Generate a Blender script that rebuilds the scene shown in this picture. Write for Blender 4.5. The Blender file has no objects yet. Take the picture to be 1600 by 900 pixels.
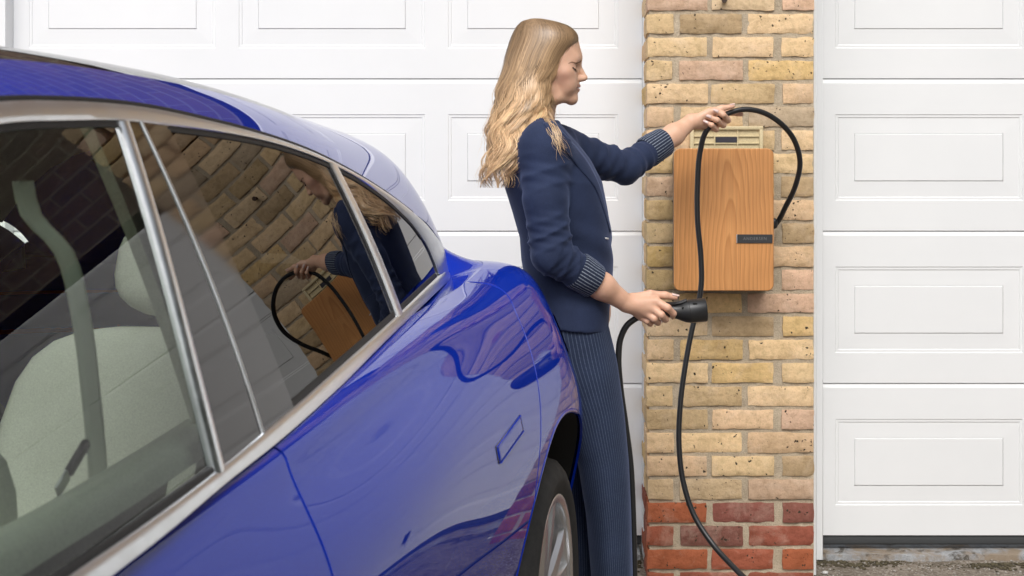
import bpy, bmesh, math, random
import numpy as np
from mathutils import Vector, Matrix, noise

random.seed(7); rng = np.random.default_rng(7)
scene = bpy.context.scene
R = math.radians

# ------------------------------------------------------------------ camera
CAM_H = 1.36
FPX, PX0, PY0 = 2300.0, 880.0, 250.0          # focal length and principal point (1600x900 frame)
cam_d = bpy.data.cameras.new('camera')
cam_d.sensor_width = 36.0
cam_d.lens = 36.0 * FPX / 1600.0
cam_d.shift_x = (800 - PX0) / 1600.0
cam_d.shift_y = -(450 - PY0) / 1600.0
cam_d.clip_start = 0.02; cam_d.clip_end = 2000
cam_d.dof.use_dof = True; cam_d.dof.focus_distance = 4.05; cam_d.dof.aperture_fstop = 9.0
cam = bpy.data.objects.new('camera', cam_d)
cam.location = (0, 0, CAM_H); cam.rotation_euler = (R(90), 0, 0)
scene.collection.objects.link(cam); scene.camera = cam

# ------------------------------------------------------------------ sky, sun, exposure
SUN_EL, SUN_AZ = 50.0, 14.0      # azimuth measured at the camera's back, negative = to the left
world = bpy.data.worlds.new('World'); scene.world = world; world.use_nodes = True
wn = world.node_tree.nodes; wl = world.node_tree.links; wn.clear()
sky = wn.new('ShaderNodeTexSky'); sky.sky_type = 'NISHITA'; sky.sun_disc = False
sky.sun_elevation = R(SUN_EL); sky.sun_rotation = R(180 + SUN_AZ)
sky.air_density = 1.0; sky.dust_density = 3.0; sky.ozone_density = 0.8
hs = wn.new('ShaderNodeHueSaturation'); hs.inputs['Saturation'].default_value = 0.22
bg = wn.new('ShaderNodeBackground'); bg.inputs['Strength'].default_value = 0.14
wo = wn.new('ShaderNodeOutputWorld')
wl.new(sky.outputs[0], hs.inputs['Color']); wl.new(hs.outputs[0], bg.inputs['Color']); wl.new(bg.outputs[0], wo.inputs[0])
sun_d = bpy.data.lights.new('sun', 'SUN'); sun_d.energy = 1.25; sun_d.angle = R(24); sun_d.color = (1, .98, .955)
sun = bpy.data.objects.new('sun', sun_d); scene.collection.objects.link(sun)
_el, _az = R(SUN_EL), R(SUN_AZ)
_dir = Vector((math.sin(_az) * math.cos(_el), -math.cos(_az) * math.cos(_el), math.sin(_el)))
sun.rotation_euler = _dir.to_track_quat('Z', 'Y').to_euler()
scene.view_settings.view_transform = 'Standard'; scene.view_settings.look = 'None'
scene.view_settings.exposure = 0.49; scene.view_settings.gamma = 1.0
scene.render.film_transparent = False
scene.cycles.max_bounces = 10; scene.cycles.transparent_max_bounces = 12
scene.cycles.use_denoising = True

# ------------------------------------------------------------------ helpers
C = scene.collection
def P(px, py, Y):
    """where the line of sight through photo point (px,py) stands at depth Y"""
    return np.array([(px - PX0) / FPX * Y, Y, CAM_H - (py - PY0) / FPX * Y])

def empty(name, loc=(0, 0, 0), rz=0.0, parent=None, **kw):
    o = bpy.data.objects.new(name, None); o.empty_display_size = .1
    o.location = loc; o.rotation_euler = (0, 0, rz); C.objects.link(o)
    if parent: o.parent = parent
    for k, v in kw.items(): o[k] = v
    return o

def mobj(name, verts, faces, mat, parent=None, smooth=True, angle=None, uv=None, **kw):
    me = bpy.data.meshes.new(name)
    me.from_pydata([tuple(map(float, v)) for v in verts], [], [tuple(map(int, f)) for f in faces]); me.update()
    if smooth:
        me.polygons.foreach_set('use_smooth', [True] * len(me.polygons))
        if angle is not None: me.set_sharp_from_angle(angle=R(angle))
    if isinstance(mat, (list, tuple)):
        for m in mat: me.materials.append(m)
    elif mat: me.materials.append(mat)
    if uv is not None:
        lay = me.uv_layers.new(name='uv')
        li = np.empty(len(me.loops), dtype=np.int32); me.loops.foreach_get('vertex_index', li)
        lay.data.foreach_set('uv', np.asarray(uv, dtype=np.float32)[li].ravel())
    o = bpy.data.objects.new(name, me); C.objects.link(o)
    if parent: o.parent = parent
    for k, v in kw.items(): o[k] = v
    return o

def bmobj(name, bm, mat, parent=None, smooth=False, angle=30, **kw):
    me = bpy.data.meshes.new(name); bm.to_mesh(me); bm.free()
    if smooth:
        me.polygons.foreach_set('use_smooth', [True] * len(me.polygons)); me.set_sharp_from_angle(angle=R(angle))
    me.materials.append(mat)
    o = bpy.data.objects.new(name, me); C.objects.link(o)
    if parent: o.parent = parent
    for k, v in kw.items(): o[k] = v
    return o

def grid_faces(nu, nv, closed_u=False, closed_v=False, off=0, flip=False):
    f = []
    for i in range(nu if closed_u else nu - 1):
        for j in range(nv if closed_v else nv - 1):
            a, b = i * nv + j, ((i + 1) % nu) * nv + j
            c, d = ((i + 1) % nu) * nv + (j + 1) % nv, i * nv + (j + 1) % nv
            q = (a + off, b + off, c + off, d + off)
            f.append(q[::-1] if flip else q)
    return f

def rbox(name, size, mat, parent=None, r=.01, seg=3, loc=(0, 0, 0), rot=(0, 0, 0), flat=False, **kw):
    bm = bmesh.new(); bmesh.ops.create_cube(bm, size=1)
    bmesh.ops.scale(bm, vec=size, verts=bm.verts)
    if r > 0: bmesh.ops.bevel(bm, geom=bm.edges[:], offset=min(r, min(size) * .49), segments=seg, profile=.5, affect='EDGES')
    M = Matrix.Translation(loc) @ (Matrix.Rotation(rot[2], 4, 'Z') @ Matrix.Rotation(rot[1], 4, 'Y') @ Matrix.Rotation(rot[0], 4, 'X'))
    bmesh.ops.transform(bm, matrix=M, verts=bm.verts)
    return bmobj(name, bm, mat, parent, smooth=r > 0 and not flat, angle=40, **kw)

def spline(keys, vals):
    """monotone-ish cubic (Catmull) interpolation, vector valued"""
    k = np.asarray(keys, float); y = np.asarray(vals, float)
    d = np.gradient(y, k, axis=0)
    def f(x):
        x = np.asarray(x, float); xs = np.clip(x, k[0], k[-1])
        i = np.clip(np.searchsorted(k, xs, side='right') - 1, 0, len(k) - 2)
        h = k[i + 1] - k[i]; t = (xs - k[i]) / h
        if y.ndim > 1: t = t[..., None]; h = h[..., None]
        return ((2*t**3 - 3*t**2 + 1) * y[i] + (t**3 - 2*t**2 + t) * h * d[i] + (-2*t**3 + 3*t**2) * y[i+1] + (t**3 - t**2) * h * d[i+1])
    return f

def smooth_path(pts, n):
    pts = np.asarray(pts, float)
    s = np.concatenate([[0], np.cumsum(np.linalg.norm(np.diff(pts, axis=0), axis=1))])
    return spline(s, pts)(np.linspace(0, s[-1], n))

def tube(pts, rad, nseg=12, cap=True):
    pts = np.asarray(pts, float); n = len(pts)
    rad = np.full(n, rad) if np.isscalar(rad) else np.asarray(rad, float)
    T = np.gradient(pts, axis=0); T /= np.linalg.norm(T, axis=1)[:, None]
    up = np.array([0, 0, 1.]) if abs(T[0, 2]) < .9 else np.array([1., 0, 0])
    N = np.cross(T[0], up); N /= np.linalg.norm(N)
    V = []; ang = np.linspace(0, 2 * math.pi, nseg, endpoint=False)
    for i in range(n):
        N = N - T[i] * N.dot(T[i]); N /= np.linalg.norm(N); B = np.cross(T[i], N)
        V += [pts[i] + rad[i] * (math.cos(a) * N + math.sin(a) * B) for a in ang]
    F = grid_faces(n, nseg, closed_v=True)
    if cap: F += [tuple(range(nseg)), tuple(range(n * nseg - 1, (n - 1) * nseg - 1, -1))]
    return V, F

def lathe(profile, n=48, axis='x'):
    """profile: (axial, radius) list, closed loop not required"""
    V = []
    for i in range(n):
        a = 2 * math.pi * i / n
        for (x, r) in profile: V.append((x, r * math.cos(a), r * math.sin(a)))
    return V, grid_faces(n, len(profile), closed_u=True)

def merge(*vf):
    V, F = [], []
    for v, f in vf:
        o = len(V); V += [tuple(q) for q in v]; F += [tuple(i + o for i in q) for q in f]
    return V, F

def fnoise(p, scale=1.0, seed=0.0):
    return noise.noise(Vector((p[0] * scale + seed, p[1] * scale + seed * 1.7, p[2] * scale - seed)))

# ------------------------------------------------------------------ materials
def new_mat(name):
    m = bpy.data.materials.new(name); m.use_nodes = True
    nt = m.node_tree; b = nt.nodes['Principled BSDF']
    return m, nt, b
def simple(name, col, rough=.5, metal=0., **kw):
    m, nt, b = new_mat(name)
    b.inputs['Base Color'].default_value = (*col, 1); b.inputs['Roughness'].default_value = rough; b.inputs['Metallic'].default_value = metal
    for k, v in kw.items(): b.inputs[k.replace('_', ' ')].default_value = v
    return m
def N(nt, t, **kw):
    n = nt.nodes.new(t)
    for k, v in kw.items():
        if k.startswith('i_'): n.inputs[k[2:].replace('_', ' ')].default_value = v
        else: setattr(n, k, v)
    return n
def L(nt, a, b): nt.links.new(a, b)
def ramp(nt, src, stops, interp='LINEAR'):
    r = N(nt, 'ShaderNodeValToRGB'); r.color_ramp.interpolation = interp
    e = r.color_ramp.elements
    while len(e) < len(stops): e.new(.5)
    for i, (p, c) in enumerate(stops):
        e[i].position = p; e[i].color = (*c, 1) if len(c) == 3 else c
    L(nt, src, r.inputs[0]); return r
def objcoord(nt, scale=(1, 1, 1), loc=(0, 0, 0)):
    tc = N(nt, 'ShaderNodeTexCoord'); mp = N(nt, 'ShaderNodeMapping')
    mp.inputs['Scale'].default_value = scale; mp.inputs['Location'].default_value = loc
    L(nt, tc.outputs['Object'], mp.inputs[0]); return mp.outputs[0]
def tex_noise(nt, vec, scale, detail=4, rough=.55, dist=0.):
    n = N(nt, 'ShaderNodeTexNoise'); n.inputs['Scale'].default_value = scale; n.inputs['Detail'].default_value = detail
    n.inputs['Roughness'].default_value = rough; n.inputs['Distortion'].default_value = dist
    L(nt, vec, n.inputs['Vector']); return n
def bump(nt, b, h, strength=.3, dist=.002, prev=None):
    bp = N(nt, 'ShaderNodeBump'); bp.inputs['Strength'].default_value = strength; bp.inputs['Distance'].default_value = dist
    L(nt, h, bp.inputs['Height'])
    if prev: L(nt, prev.outputs[0], bp.inputs['Normal'])
    L(nt, bp.outputs[0], b.inputs['Normal']); return bp
def mixc(nt, fac, a, b, mode='MIX'):
    m = N(nt, 'ShaderNodeMix', data_type='RGBA', blend_type=mode)
    for s, v in ((m.inputs[0], fac), (m.inputs[6], a), (m.inputs[7], b)):
        if hasattr(v, 'links') or hasattr(v, 'is_linked'): L(nt, v, s)
        elif isinstance(v, tuple): s.default_value = (*v, 1) if len(v) == 3 else v
        else: s.default_value = v
    return m.outputs[2]

def mat_paint():
    m, nt, b = new_mat('blue_car_paint')
    b.inputs['Metallic'].default_value = .0
    b.inputs['Roughness'].default_value = .38; b.inputs['Coat Weight'].default_value = 1.0
    b.inputs['Coat Roughness'].default_value = .012; b.inputs['Coat IOR'].default_value = 1.35; b.inputs['Specular IOR Level'].default_value = .0
    v = objcoord(nt); f = tex_noise(nt, v, 1400, 0)
    r = ramp(nt, f.outputs[0], [(.35, (.002, .018, .28)), (.7, (.004, .032, .40))]); L(nt, r.outputs[0], b.inputs['Base Color'])
    return m
def mat_glass(name, tint, ior=1.75, gl=.8):
    m = bpy.data.materials.new(name); m.use_nodes = True; nt = m.node_tree; nt.nodes.clear()
    o = N(nt, 'ShaderNodeOutputMaterial'); t = N(nt, 'ShaderNodeBsdfTransparent'); t.inputs[0].default_value = (*tint, 1)
    g = N(nt, 'ShaderNodeBsdfGlossy'); g.inputs['Roughness'].default_value = .0; g.inputs[0].default_value = (gl, gl, gl, 1)
    fr = N(nt, 'ShaderNodeFresnel'); fr.inputs['IOR'].default_value = ior
    mx = N(nt, 'ShaderNodeMixShader'); L(nt, fr.outputs[0], mx.inputs[0]); L(nt, t.outputs[0], mx.inputs[1]); L(nt, g.outputs[0], mx.inputs[2])
    L(nt, mx.outputs[0], o.inputs[0]); return m
def mat_brushed():
    m, nt, b = new_mat('satin_aluminium')
    b.inputs['Base Color'].default_value = (.84, .87, .90, 1); b.inputs['Metallic'].default_value = 1; b.inputs['Roughness'].default_value = .3
    v = objcoord(nt); n = tex_noise(nt, v, 60, 3); r = ramp(nt, n.outputs[0], [(.3, (.28,)*3), (.7, (.38,)*3)]); L(nt, r.outputs[0], b.inputs['Roughness'])
    return m
def mat_brick():
    m, nt, b = new_mat('weathered_brick')
    oi = N(nt, 'ShaderNodeObjectInfo'); v0 = objcoord(nt)
    ad = N(nt, 'ShaderNodeVectorMath', operation='MULTIPLY_ADD'); L(nt, oi.outputs['Random'], ad.inputs[0]); ad.inputs[1].default_value = (37, 53, 29); L(nt, v0, ad.inputs[2])
    v = ad.outputs[0]
    n1 = tex_noise(nt, v, 14, 5, .6); n2 = tex_noise(nt, v, 60, 5, .65); n3 = tex_noise(nt, v, 260, 3, .7)
    mott = ramp(nt, n1.outputs[0], [(.28, (.78, .76, .72)), (.5, (1, 1, 1)), (.75, (1.10, 1.07, 1.06))])
    c = mixc(nt, 1.0, oi.outputs['Color'], mott.outputs[0], 'MULTIPLY')
    fine = ramp(nt, n2.outputs[0], [(.30, (.80, .78, .74)), (.52, (1, 1, 1)), (.8, (1.08, 1.08, 1.09))])
    c = mixc(nt, .9, c, fine.outputs[0], 'MULTIPLY')
    # pale lime blooms and grey dirt
    nb = tex_noise(nt, v, 9, 6, .7, .6); bl = ramp(nt, nb.outputs[0], [(.50, (0,)*3), (.68, (.75,)*3)])
    c = mixc(nt, bl.outputs[0], c, mixc(nt, .35, mixc(nt, 1., c, (1.18, 1.16, 1.16), 'MULTIPLY'), (.60, .50, .40)))
    spk = ramp(nt, n3.outputs[0], [(.60, (1,)*3), (.70, (.55, .52, .48))]); c = mixc(nt, .8, c, spk.outputs[0], 'MULTIPLY')
    nd = tex_noise(nt, v0, 5, 5, .65); dl = ramp(nt, nd.outputs[0], [(.60, (0,)*3), (.75, (.4,)*3)])
    c = mixc(nt, dl.outputs[0], c, (.16, .13, .06))
    vd_ = N(nt, 'ShaderNodeVectorMath', operation='MULTIPLY_ADD'); L(nt, n2.outputs['Color'], vd_.inputs[0]); vd_.inputs[1].default_value = (.022, .022, .022); L(nt, v, vd_.inputs[2])
    vo = N(nt, 'ShaderNodeTexVoronoi'); vo.inputs['Scale'].default_value = 70; L(nt, vd_.outputs[0], vo.inputs['Vector'])
    pick = tex_noise(nt, v, 23, 1)
    pit = N(nt, 'ShaderNodeMath', operation='LESS_THAN'); L(nt, vo.outputs['Distance'], pit.inputs[0])
    th = ramp(nt, pick.outputs[0], [(.48, (.0,)*3), (.70, (.27,)*3)]); L(nt, th.outputs[0], pit.inputs[1])
    c = mixc(nt, pit.outputs[0], c, (.06, .045, .03))
    L(nt, c, b.inputs['Base Color']); b.inputs['Roughness'].default_value = .92; b.inputs['Specular IOR Level'].default_value = .15
    b1 = bump(nt, b, n2.outputs[0], .9, .004); b2 = bump(nt, b, n3.outputs[0], .6, .0015, b1)
    inv = N(nt, 'ShaderNodeMath', operation='SUBTRACT'); inv.inputs[0].default_value = 1; L(nt, pit.outputs[0], inv.inputs[1])
    bump(nt, b, inv.outputs[0], .8, .003, b2); return m
def mat_rough(name, c0, c1, scale, rough=.9, bscale=120, bs=.5, bd=.003, extra=None):
    m, nt, b = new_mat(name); v = objcoord(nt)
    n1 = tex_noise(nt, v, scale, 6, .65); n2 = tex_noise(nt, v, bscale, 4, .7)
    r = ramp(nt, n1.outputs[0], [(.3, c0), (.7, c1)]); c = r.outputs[0]
    f = ramp(nt, n2.outputs[0], [(.3, (.7,)*3), (.7, (1.2,)*3)]); c = mixc(nt, .7, c, f.outputs[0], 'MULTIPLY')
    if extra: c = extra(nt, v, c)
    L(nt, c, b.inputs['Base Color']); b.inputs['Roughness'].default_value = rough; b.inputs['Specular IOR Level'].default_value = .25
    bump(nt, b, n2.outputs[0], bs, bd); return m
def gravel(nt, v, c):
    vo = N(nt, 'ShaderNodeTexVoronoi'); vo.inputs['Scale'].default_value = 130; L(nt, v, vo.inputs['Vector'])
    r = ramp(nt, vo.outputs['Color'], [(.0, (.09, .07, .05)), (.45, (.20, .165, .13)), (.8, (.30, .26, .21)), (1, (.46, .42, .38))])
    c = mixc(nt, .75, c, r.outputs[0])
    n = tex_noise(nt, v, 6, 5, .7); s = ramp(nt, n.outputs[0], [(.5, (0,)*3), (.68, (.7,)*3)])
    return mixc(nt, s.outputs[0], c, (.075, .06, .042))
def stains(nt, v, c):
    n = tex_noise(nt, v, 7, 6, .7, .5); s = ramp(nt, n.outputs[0], [(.46, (0,)*3), (.60, (.8,)*3)]); c = mixc(nt, s.outputs[0], c, (.24, .17, .10))
    n = tex_noise(nt, v, 13, 6, .7, .8); s = ramp(nt, n.outputs[0], [(.54, (0,)*3), (.64, (.9,)*3)]); return mixc(nt, s.outputs[0], c, (.06, .048, .034))
def mat_wood():
    m, nt, b = new_mat('oiled_oak')
    tc = N(nt, 'ShaderNodeTexCoord')
    warp = N(nt, 'ShaderNodeMapping'); warp.inputs['Scale'].default_value = (5, 5, 1.6); L(nt, tc.outputs['Object'], warp.inputs[0])
    nw = tex_noise(nt, warp.outputs[0], 1.4, 3, .5)
    mp = N(nt, 'ShaderNodeMapping'); mp.inputs['Scale'].default_value = (1, 1, .11); mp.inputs['Location'].default_value = (-.045, .02, .002); L(nt, tc.outputs['Object'], mp.inputs[0])
    ad = N(nt, 'ShaderNodeVectorMath', operation='MULTIPLY_ADD'); L(nt, nw.outputs['Color'], ad.inputs[0]); ad.inputs[1].default_value = (.055, .03, .03); L(nt, mp.outputs[0], ad.inputs[2])
    w = N(nt, 'ShaderNodeTexWave', wave_type='RINGS', rings_direction='Y', wave_profile='SAW'); w.inputs['Scale'].default_value = 24; w.inputs['Distortion'].default_value = .8; w.inputs['Detail'].default_value = 2; w.inputs['Detail Scale'].default_value = 2
    L(nt, ad.outputs[0], w.inputs['Vector'])
    r = ramp(nt, w.outputs['Fac'], [(0, (.63, .30, .105)), (.55, (.58, .265, .09)), (.88, (.49, .21, .066)), (1, (.60, .285, .10))])
    st = N(nt, 'ShaderNodeMapping'); st.inputs['Scale'].default_value = (260, 260, 5); L(nt, tc.outputs['Object'], st.inputs[0])
    ns = tex_noise(nt, st.outputs[0], 1, 4, .6); rs = ramp(nt, ns.outputs[0], [(.3, (.80,)*3), (.6, (1.06,)*3)])
    c = mixc(nt, .8, r.outputs[0], rs.outputs[0], 'MULTIPLY')
    nl = tex_noise(nt, tc.outputs['Object'], 4, 2); rl = ramp(nt, nl.outputs[0], [(.3, (.86, .84, .8)), (.7, (1.12, 1.1, 1.06))])
    c = mixc(nt, 1., c, rl.outputs[0], 'MULTIPLY')
    L(nt, c, b.inputs['Base Color']); b.inputs['Roughness'].default_value = .42
    bump(nt, b, ns.outputs[0], .15, .0006); return m
def mat_cloth(name, col, stripe=None, rough=.85):
    m, nt, b = new_mat(name); v = objcoord(nt)
    n = tex_noise(nt, v, 900, 2); r = ramp(nt, n.outputs[0], [(.3, tuple(x * .7 for x in col)), (.7, tuple(x * 1.3 for x in col))]); c = r.outputs[0]
    nl = tex_noise(nt, v, 12, 3); rl = ramp(nt, nl.outputs[0], [(.3, (.85,)*3), (.7, (1.12,)*3)]); c = mixc(nt, 1., c, rl.outputs[0], 'MULTIPLY')
    if stripe:
        pitch, wid, scol = stripe
        uv = N(nt, 'ShaderNodeUVMap'); sp = N(nt, 'ShaderNodeSeparateXYZ'); L(nt, uv.outputs[0], sp.inputs[0])
        md = N(nt, 'ShaderNodeMath', operation='PINGPONG'); L(nt, sp.outputs[0], md.inputs[0]); md.inputs[1].default_value = pitch / 2
        sm = N(nt, 'ShaderNodeMapRange', interpolation_type='SMOOTHSTEP'); L(nt, md.outputs[0], sm.inputs[0])
        sm.inputs[1].default_value = wid * .35; sm.inputs[2].default_value = wid; sm.inputs[3].default_value = 1; sm.inputs[4].default_value = 0
        br = tex_noise(nt, v, 300, 2); bm_ = N(nt, 'ShaderNodeMath', operation='MULTIPLY'); L(nt, sm.outputs[0], bm_.inputs[0])
        rr = ramp(nt, br.outputs[0], [(.3, (.35,)*3), (.65, (1,)*3)]); L(nt, rr.outputs[0], bm_.inputs[1])
        c = mixc(nt, bm_.outputs[0], c, scol)
    L(nt, c, b.inputs['Base Color']); b.inputs['Roughness'].default_value = rough; b.inputs['Specular IOR Level'].default_value = .25
    b.inputs['Sheen Weight'].default_value = .25; b.inputs['Sheen Roughness'].default_value = .4; b.inputs['Sheen Tint'].default_value = (.35, .45, .8, 1)
    b1 = bump(nt, b, nl.outputs[0], .25, .006); bump(nt, b, n.outputs[0], .25, .0006, b1); return m
def mat_attr(name, attr, rough, sss=0., extra=None):
    m, nt, b = new_mat(name); a = N(nt, 'ShaderNodeAttribute', attribute_name=attr); c = a.outputs['Color']
    if extra: c = extra(nt, c, b)
    L(nt, c, b.inputs['Base Color']); b.inputs['Roughness'].default_value = rough
    if sss:
        b.inputs['Subsurface Weight'].default_value = sss; b.inputs['Subsurface Radius'].default_value = (1, .35, .2); b.inputs['Subsurface Scale'].default_value = .006
    return m
def skin_extra(nt, c, b):
    v = objcoord(nt); n = tex_noise(nt, v, 30, 4, .6); r = ramp(nt, n.outputs[0], [(.3, (.93, .88, .86)), (.7, (1.06, 1.04, 1.04))])
    n2 = tex_noise(nt, v, 700, 2); bump(nt, b, n2.outputs[0], .12, .0008); return mixc(nt, 1., c, r.outputs[0], 'MULTIPLY')

M = dict(
    paint=mat_paint(), chrome=mat_brushed(), glass=mat_glass('green_tinted_glass', (.84, .93, .83), 1.38), dark_glass=mat_glass('privacy_glass', (.03, .027, .023), 1.46, .72),
    roof_glass=mat_glass('roof_glass', (.75, .78, .76), 1.5), gloss_black=simple('gloss_black_trim', (.012, .008, .008), .05, Specular_IOR_Level=.32), rubber=simple('black_rubber', (.015, .015, .016), .6),
    plastic=simple('black_plastic', (.018, .018, .019), .38), liner=simple('arch_liner', (.012, .012, .012), .95),
    tyre=mat_rough('tyre_rubber', (.016, .016, .016), (.03, .029, .028), 20, .75, 200, .3, .001), rim=simple('silver_alloy', (.62, .62, .63), .27, .95),
    rim_dark=simple('dark_alloy_recess', (.05, .05, .052), .4, .7), disc=simple('brake_disc', (.3, .3, .3), .4, .9),
    cream=mat_rough('cream_leather', (.60, .60, .53), (.67, .67, .60), 9, .5, 350, .2, .0006), grey_trim=mat_rough('grey_cabin_trim', (.22, .22, .20), (.27, .27, .25), 9, .7, 350, .2, .0006),
    dark_trim=simple('dark_cabin_trim', (.035, .035, .035), .7), belt=simple('pale_webbing', (.85, .86, .79), .7), card=mat_rough('pale_door_card', (.78, .80, .73), (.83, .85, .78), 9, .5, 350, .2, .0006),
    brick=mat_brick(), mortar=mat_rough('old_mortar', (.42, .34, .24), (.58, .48, .35), 16, .95, 240, .9, .004),
    ground=mat_rough('driveway_tarmac', (.14, .115, .09), (.24, .20, .165), 9, .95, 150, .9, .006, gravel),
    sill=mat_rough('painted_sill', (.22, .22, .22), (.40, .41, .42), 22, .8, 160, .5, .003, stains),
    vent=mat_rough('buff_plastic', (.60, .50, .30), (.66, .55, .34), 20, .55, 300, .1, .0004), wood=mat_wood(),
    label=simple('charcoal_plate', (.035, .035, .037), .35), letter=simple('grey_letter', (.16, .16, .16), .4), steel=simple('bare_steel', (.7, .7, .7), .3, 1.),
    rust=mat_rough('rusty_iron', (.05, .04, .035), (.12, .07, .04), 60, .8), seal=simple('door_seal', (.045, .048, .05), .6),
    navy=mat_cloth('navy_wool', (.021, .031, .070)), pin=mat_cloth('navy_pinstripe', (.020, .030, .062), (.0105, .0014, (.08, .105, .16))),
    cuffpin=mat_cloth('striped_lining', (.016, .022, .045), (.009, .0017, (.28, .32, .38))),
    skin=mat_attr('skin', 'col', .48, .12, skin_extra), hair=mat_attr('blonde_hair', 'col', .36), dark_top=simple('black_top', (.01, .01, .012), .9),
    nail=simple('pale_nail_varnish', (.70, .52, .47), .25), lash=simple('eyelash', (.03, .018, .012), .8), brow=simple('eyebrow', (.22, .125, .07), .9), shoe=simple('black_leather', (.012, .012, .012), .35),
)
def mat_white():
    m, nt, b = new_mat('white_door_paint'); v = objcoord(nt)
    n = tex_noise(nt, v, 2.2, 4, .6); r = ramp(nt, n.outputs[0], [(.3, (.78, .785, .785)), (.7, (.82, .822, .82))]); L(nt, r.outputs[0], b.inputs['Base Color'])
    b.inputs['Roughness'].default_value = .42
    mp = objcoord(nt, (6, 300, 300)); g = tex_noise(nt, mp, 1, 3, .6); bump(nt, b, g.outputs[0], .06, .0006); return m
M['white'] = mat_white()

# ================================================================== THE SETTING
Y_PIL, Y_DOOR = 4.742, 5.055
# ground sheet, finer near the wall
gx = np.concatenate([[-400, -60, -12], np.linspace(-4, 4, 60), [12, 60, 400]]); gy = np.concatenate([[-400, -60, -12, -3], np.linspace(1, 5.3, 60), [12, 60, 400]])
GV = []
for x in gx:
    for y in gy:
        z = 0.0
        if -4.1 < x < 4.1 and 3.5 < y < 5.02: z = .004 * fnoise((x, y, 0), 9, 3)
        GV.append((x, y, z))
mobj('ground', GV, grid_faces(len(gx), len(gy)), M['ground'], kind='structure')
# loose gravel near the doors
def pebble(seed, n=9):
    bm = bmesh.new(); bmesh.ops.create_icosphere(bm, subdivisions=1, radius=1)
    for v in bm.verts:
        k = 1 + .35 * fnoise(v.co, 1.3, seed); v.co *= k; v.co.z *= .6
    V = [tuple(v.co) for v in bm.verts]; F = [tuple(q.index for q in f.verts) for f in bm.faces]; bm.free(); return V, F
pebs = [pebble(i * 3.1) for i in range(5)]; VF = []
for i in range(1300):
    x = random.uniform(-.1, 2.2); y = 5.02 - abs(random.gauss(0, .13)); r = random.choice([.0015, .002, .003, .003, .0045]) * random.uniform(.7, 1.4)
    if .27 < x < .82 and y > 4.73: continue
    v, f = pebs[i % 5]; a = random.random() * 6.28; ca, sa = math.cos(a), math.sin(a)
    VF.append(([(x + r * (q[0] * ca - q[1] * sa), y + r * (q[0] * sa + q[1] * ca), r * .4 + r * q[2]) for q in v], f))
gv, gf = merge(*VF)
mobj('gravel', gv, gf, mat_rough('pale_grit', (.20, .17, .14), (.48, .45, .41), 80, .9), kind='stuff', label='fine loose grit lying on the drive below the doors', category='gravel')
VF = []
for i in range(900):
    x = random.uniform(.80, 2.3) if random.random() < .9 else random.uniform(.1, .262); y = 4.985 - abs(random.gauss(0, .035)) - (.03 if fnoise((x, 0, 0), 5, 9) < 0 else 0); r = random.uniform(.003, .008) * (1.2 if fnoise((x, 0, 0), 4, 5) > .05 else .45)
    v, f = pebs[i % 5]; a = random.random() * 6.28; ca, sa = math.cos(a), math.sin(a)
    VF.append(([(x + r * (q[0] * ca - q[1] * sa), y + r * (q[0] * sa + q[1] * ca), r * .3 + r * q[2] * .7) for q in v], f))
gv, gf = merge(*VF)
mobj('moss', gv, gf, mat_rough('dark_moss', (.045, .038, .024), (.12, .10, .06), 40, .95), kind='stuff', label='dark crumbs of moss and soil along the garage door sill', category='moss')
pv_, pf_ = pebble(4.4); sp_ = P(1281, 873, 4.86)
mobj('pebble', [(q[0] * .012, q[1] * .010, q[2] * .012 + .006) for q in pv_], pf_, simple('pale_stone', (.55, .54, .52), .8), label='pale pebble on the ground at the foot of the pillar', category='stone').location = (float(sp_[0]) + .012, 4.83, 0)
def sill(name, x0, x1):
    n = 200; V = []
    for i in range(n + 1):
        x = x0 + (x1 - x0) * i / n; k = .022 * fnoise((x, 0, 0), 7, 2) + .014 * fnoise((x, 0, 0), 31, 4)
        V += [(x, 5.0 + k, -.01), (x, 5.004 + k, .018), (x, 5.22, .024)]
    return mobj(name, V, grid_faces(n + 1, 3), M['sill'], smooth=True, angle=35, kind='structure')
sill('door_sill', -2.4, .262); sill('door_sill', .79, 3.2)

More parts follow.
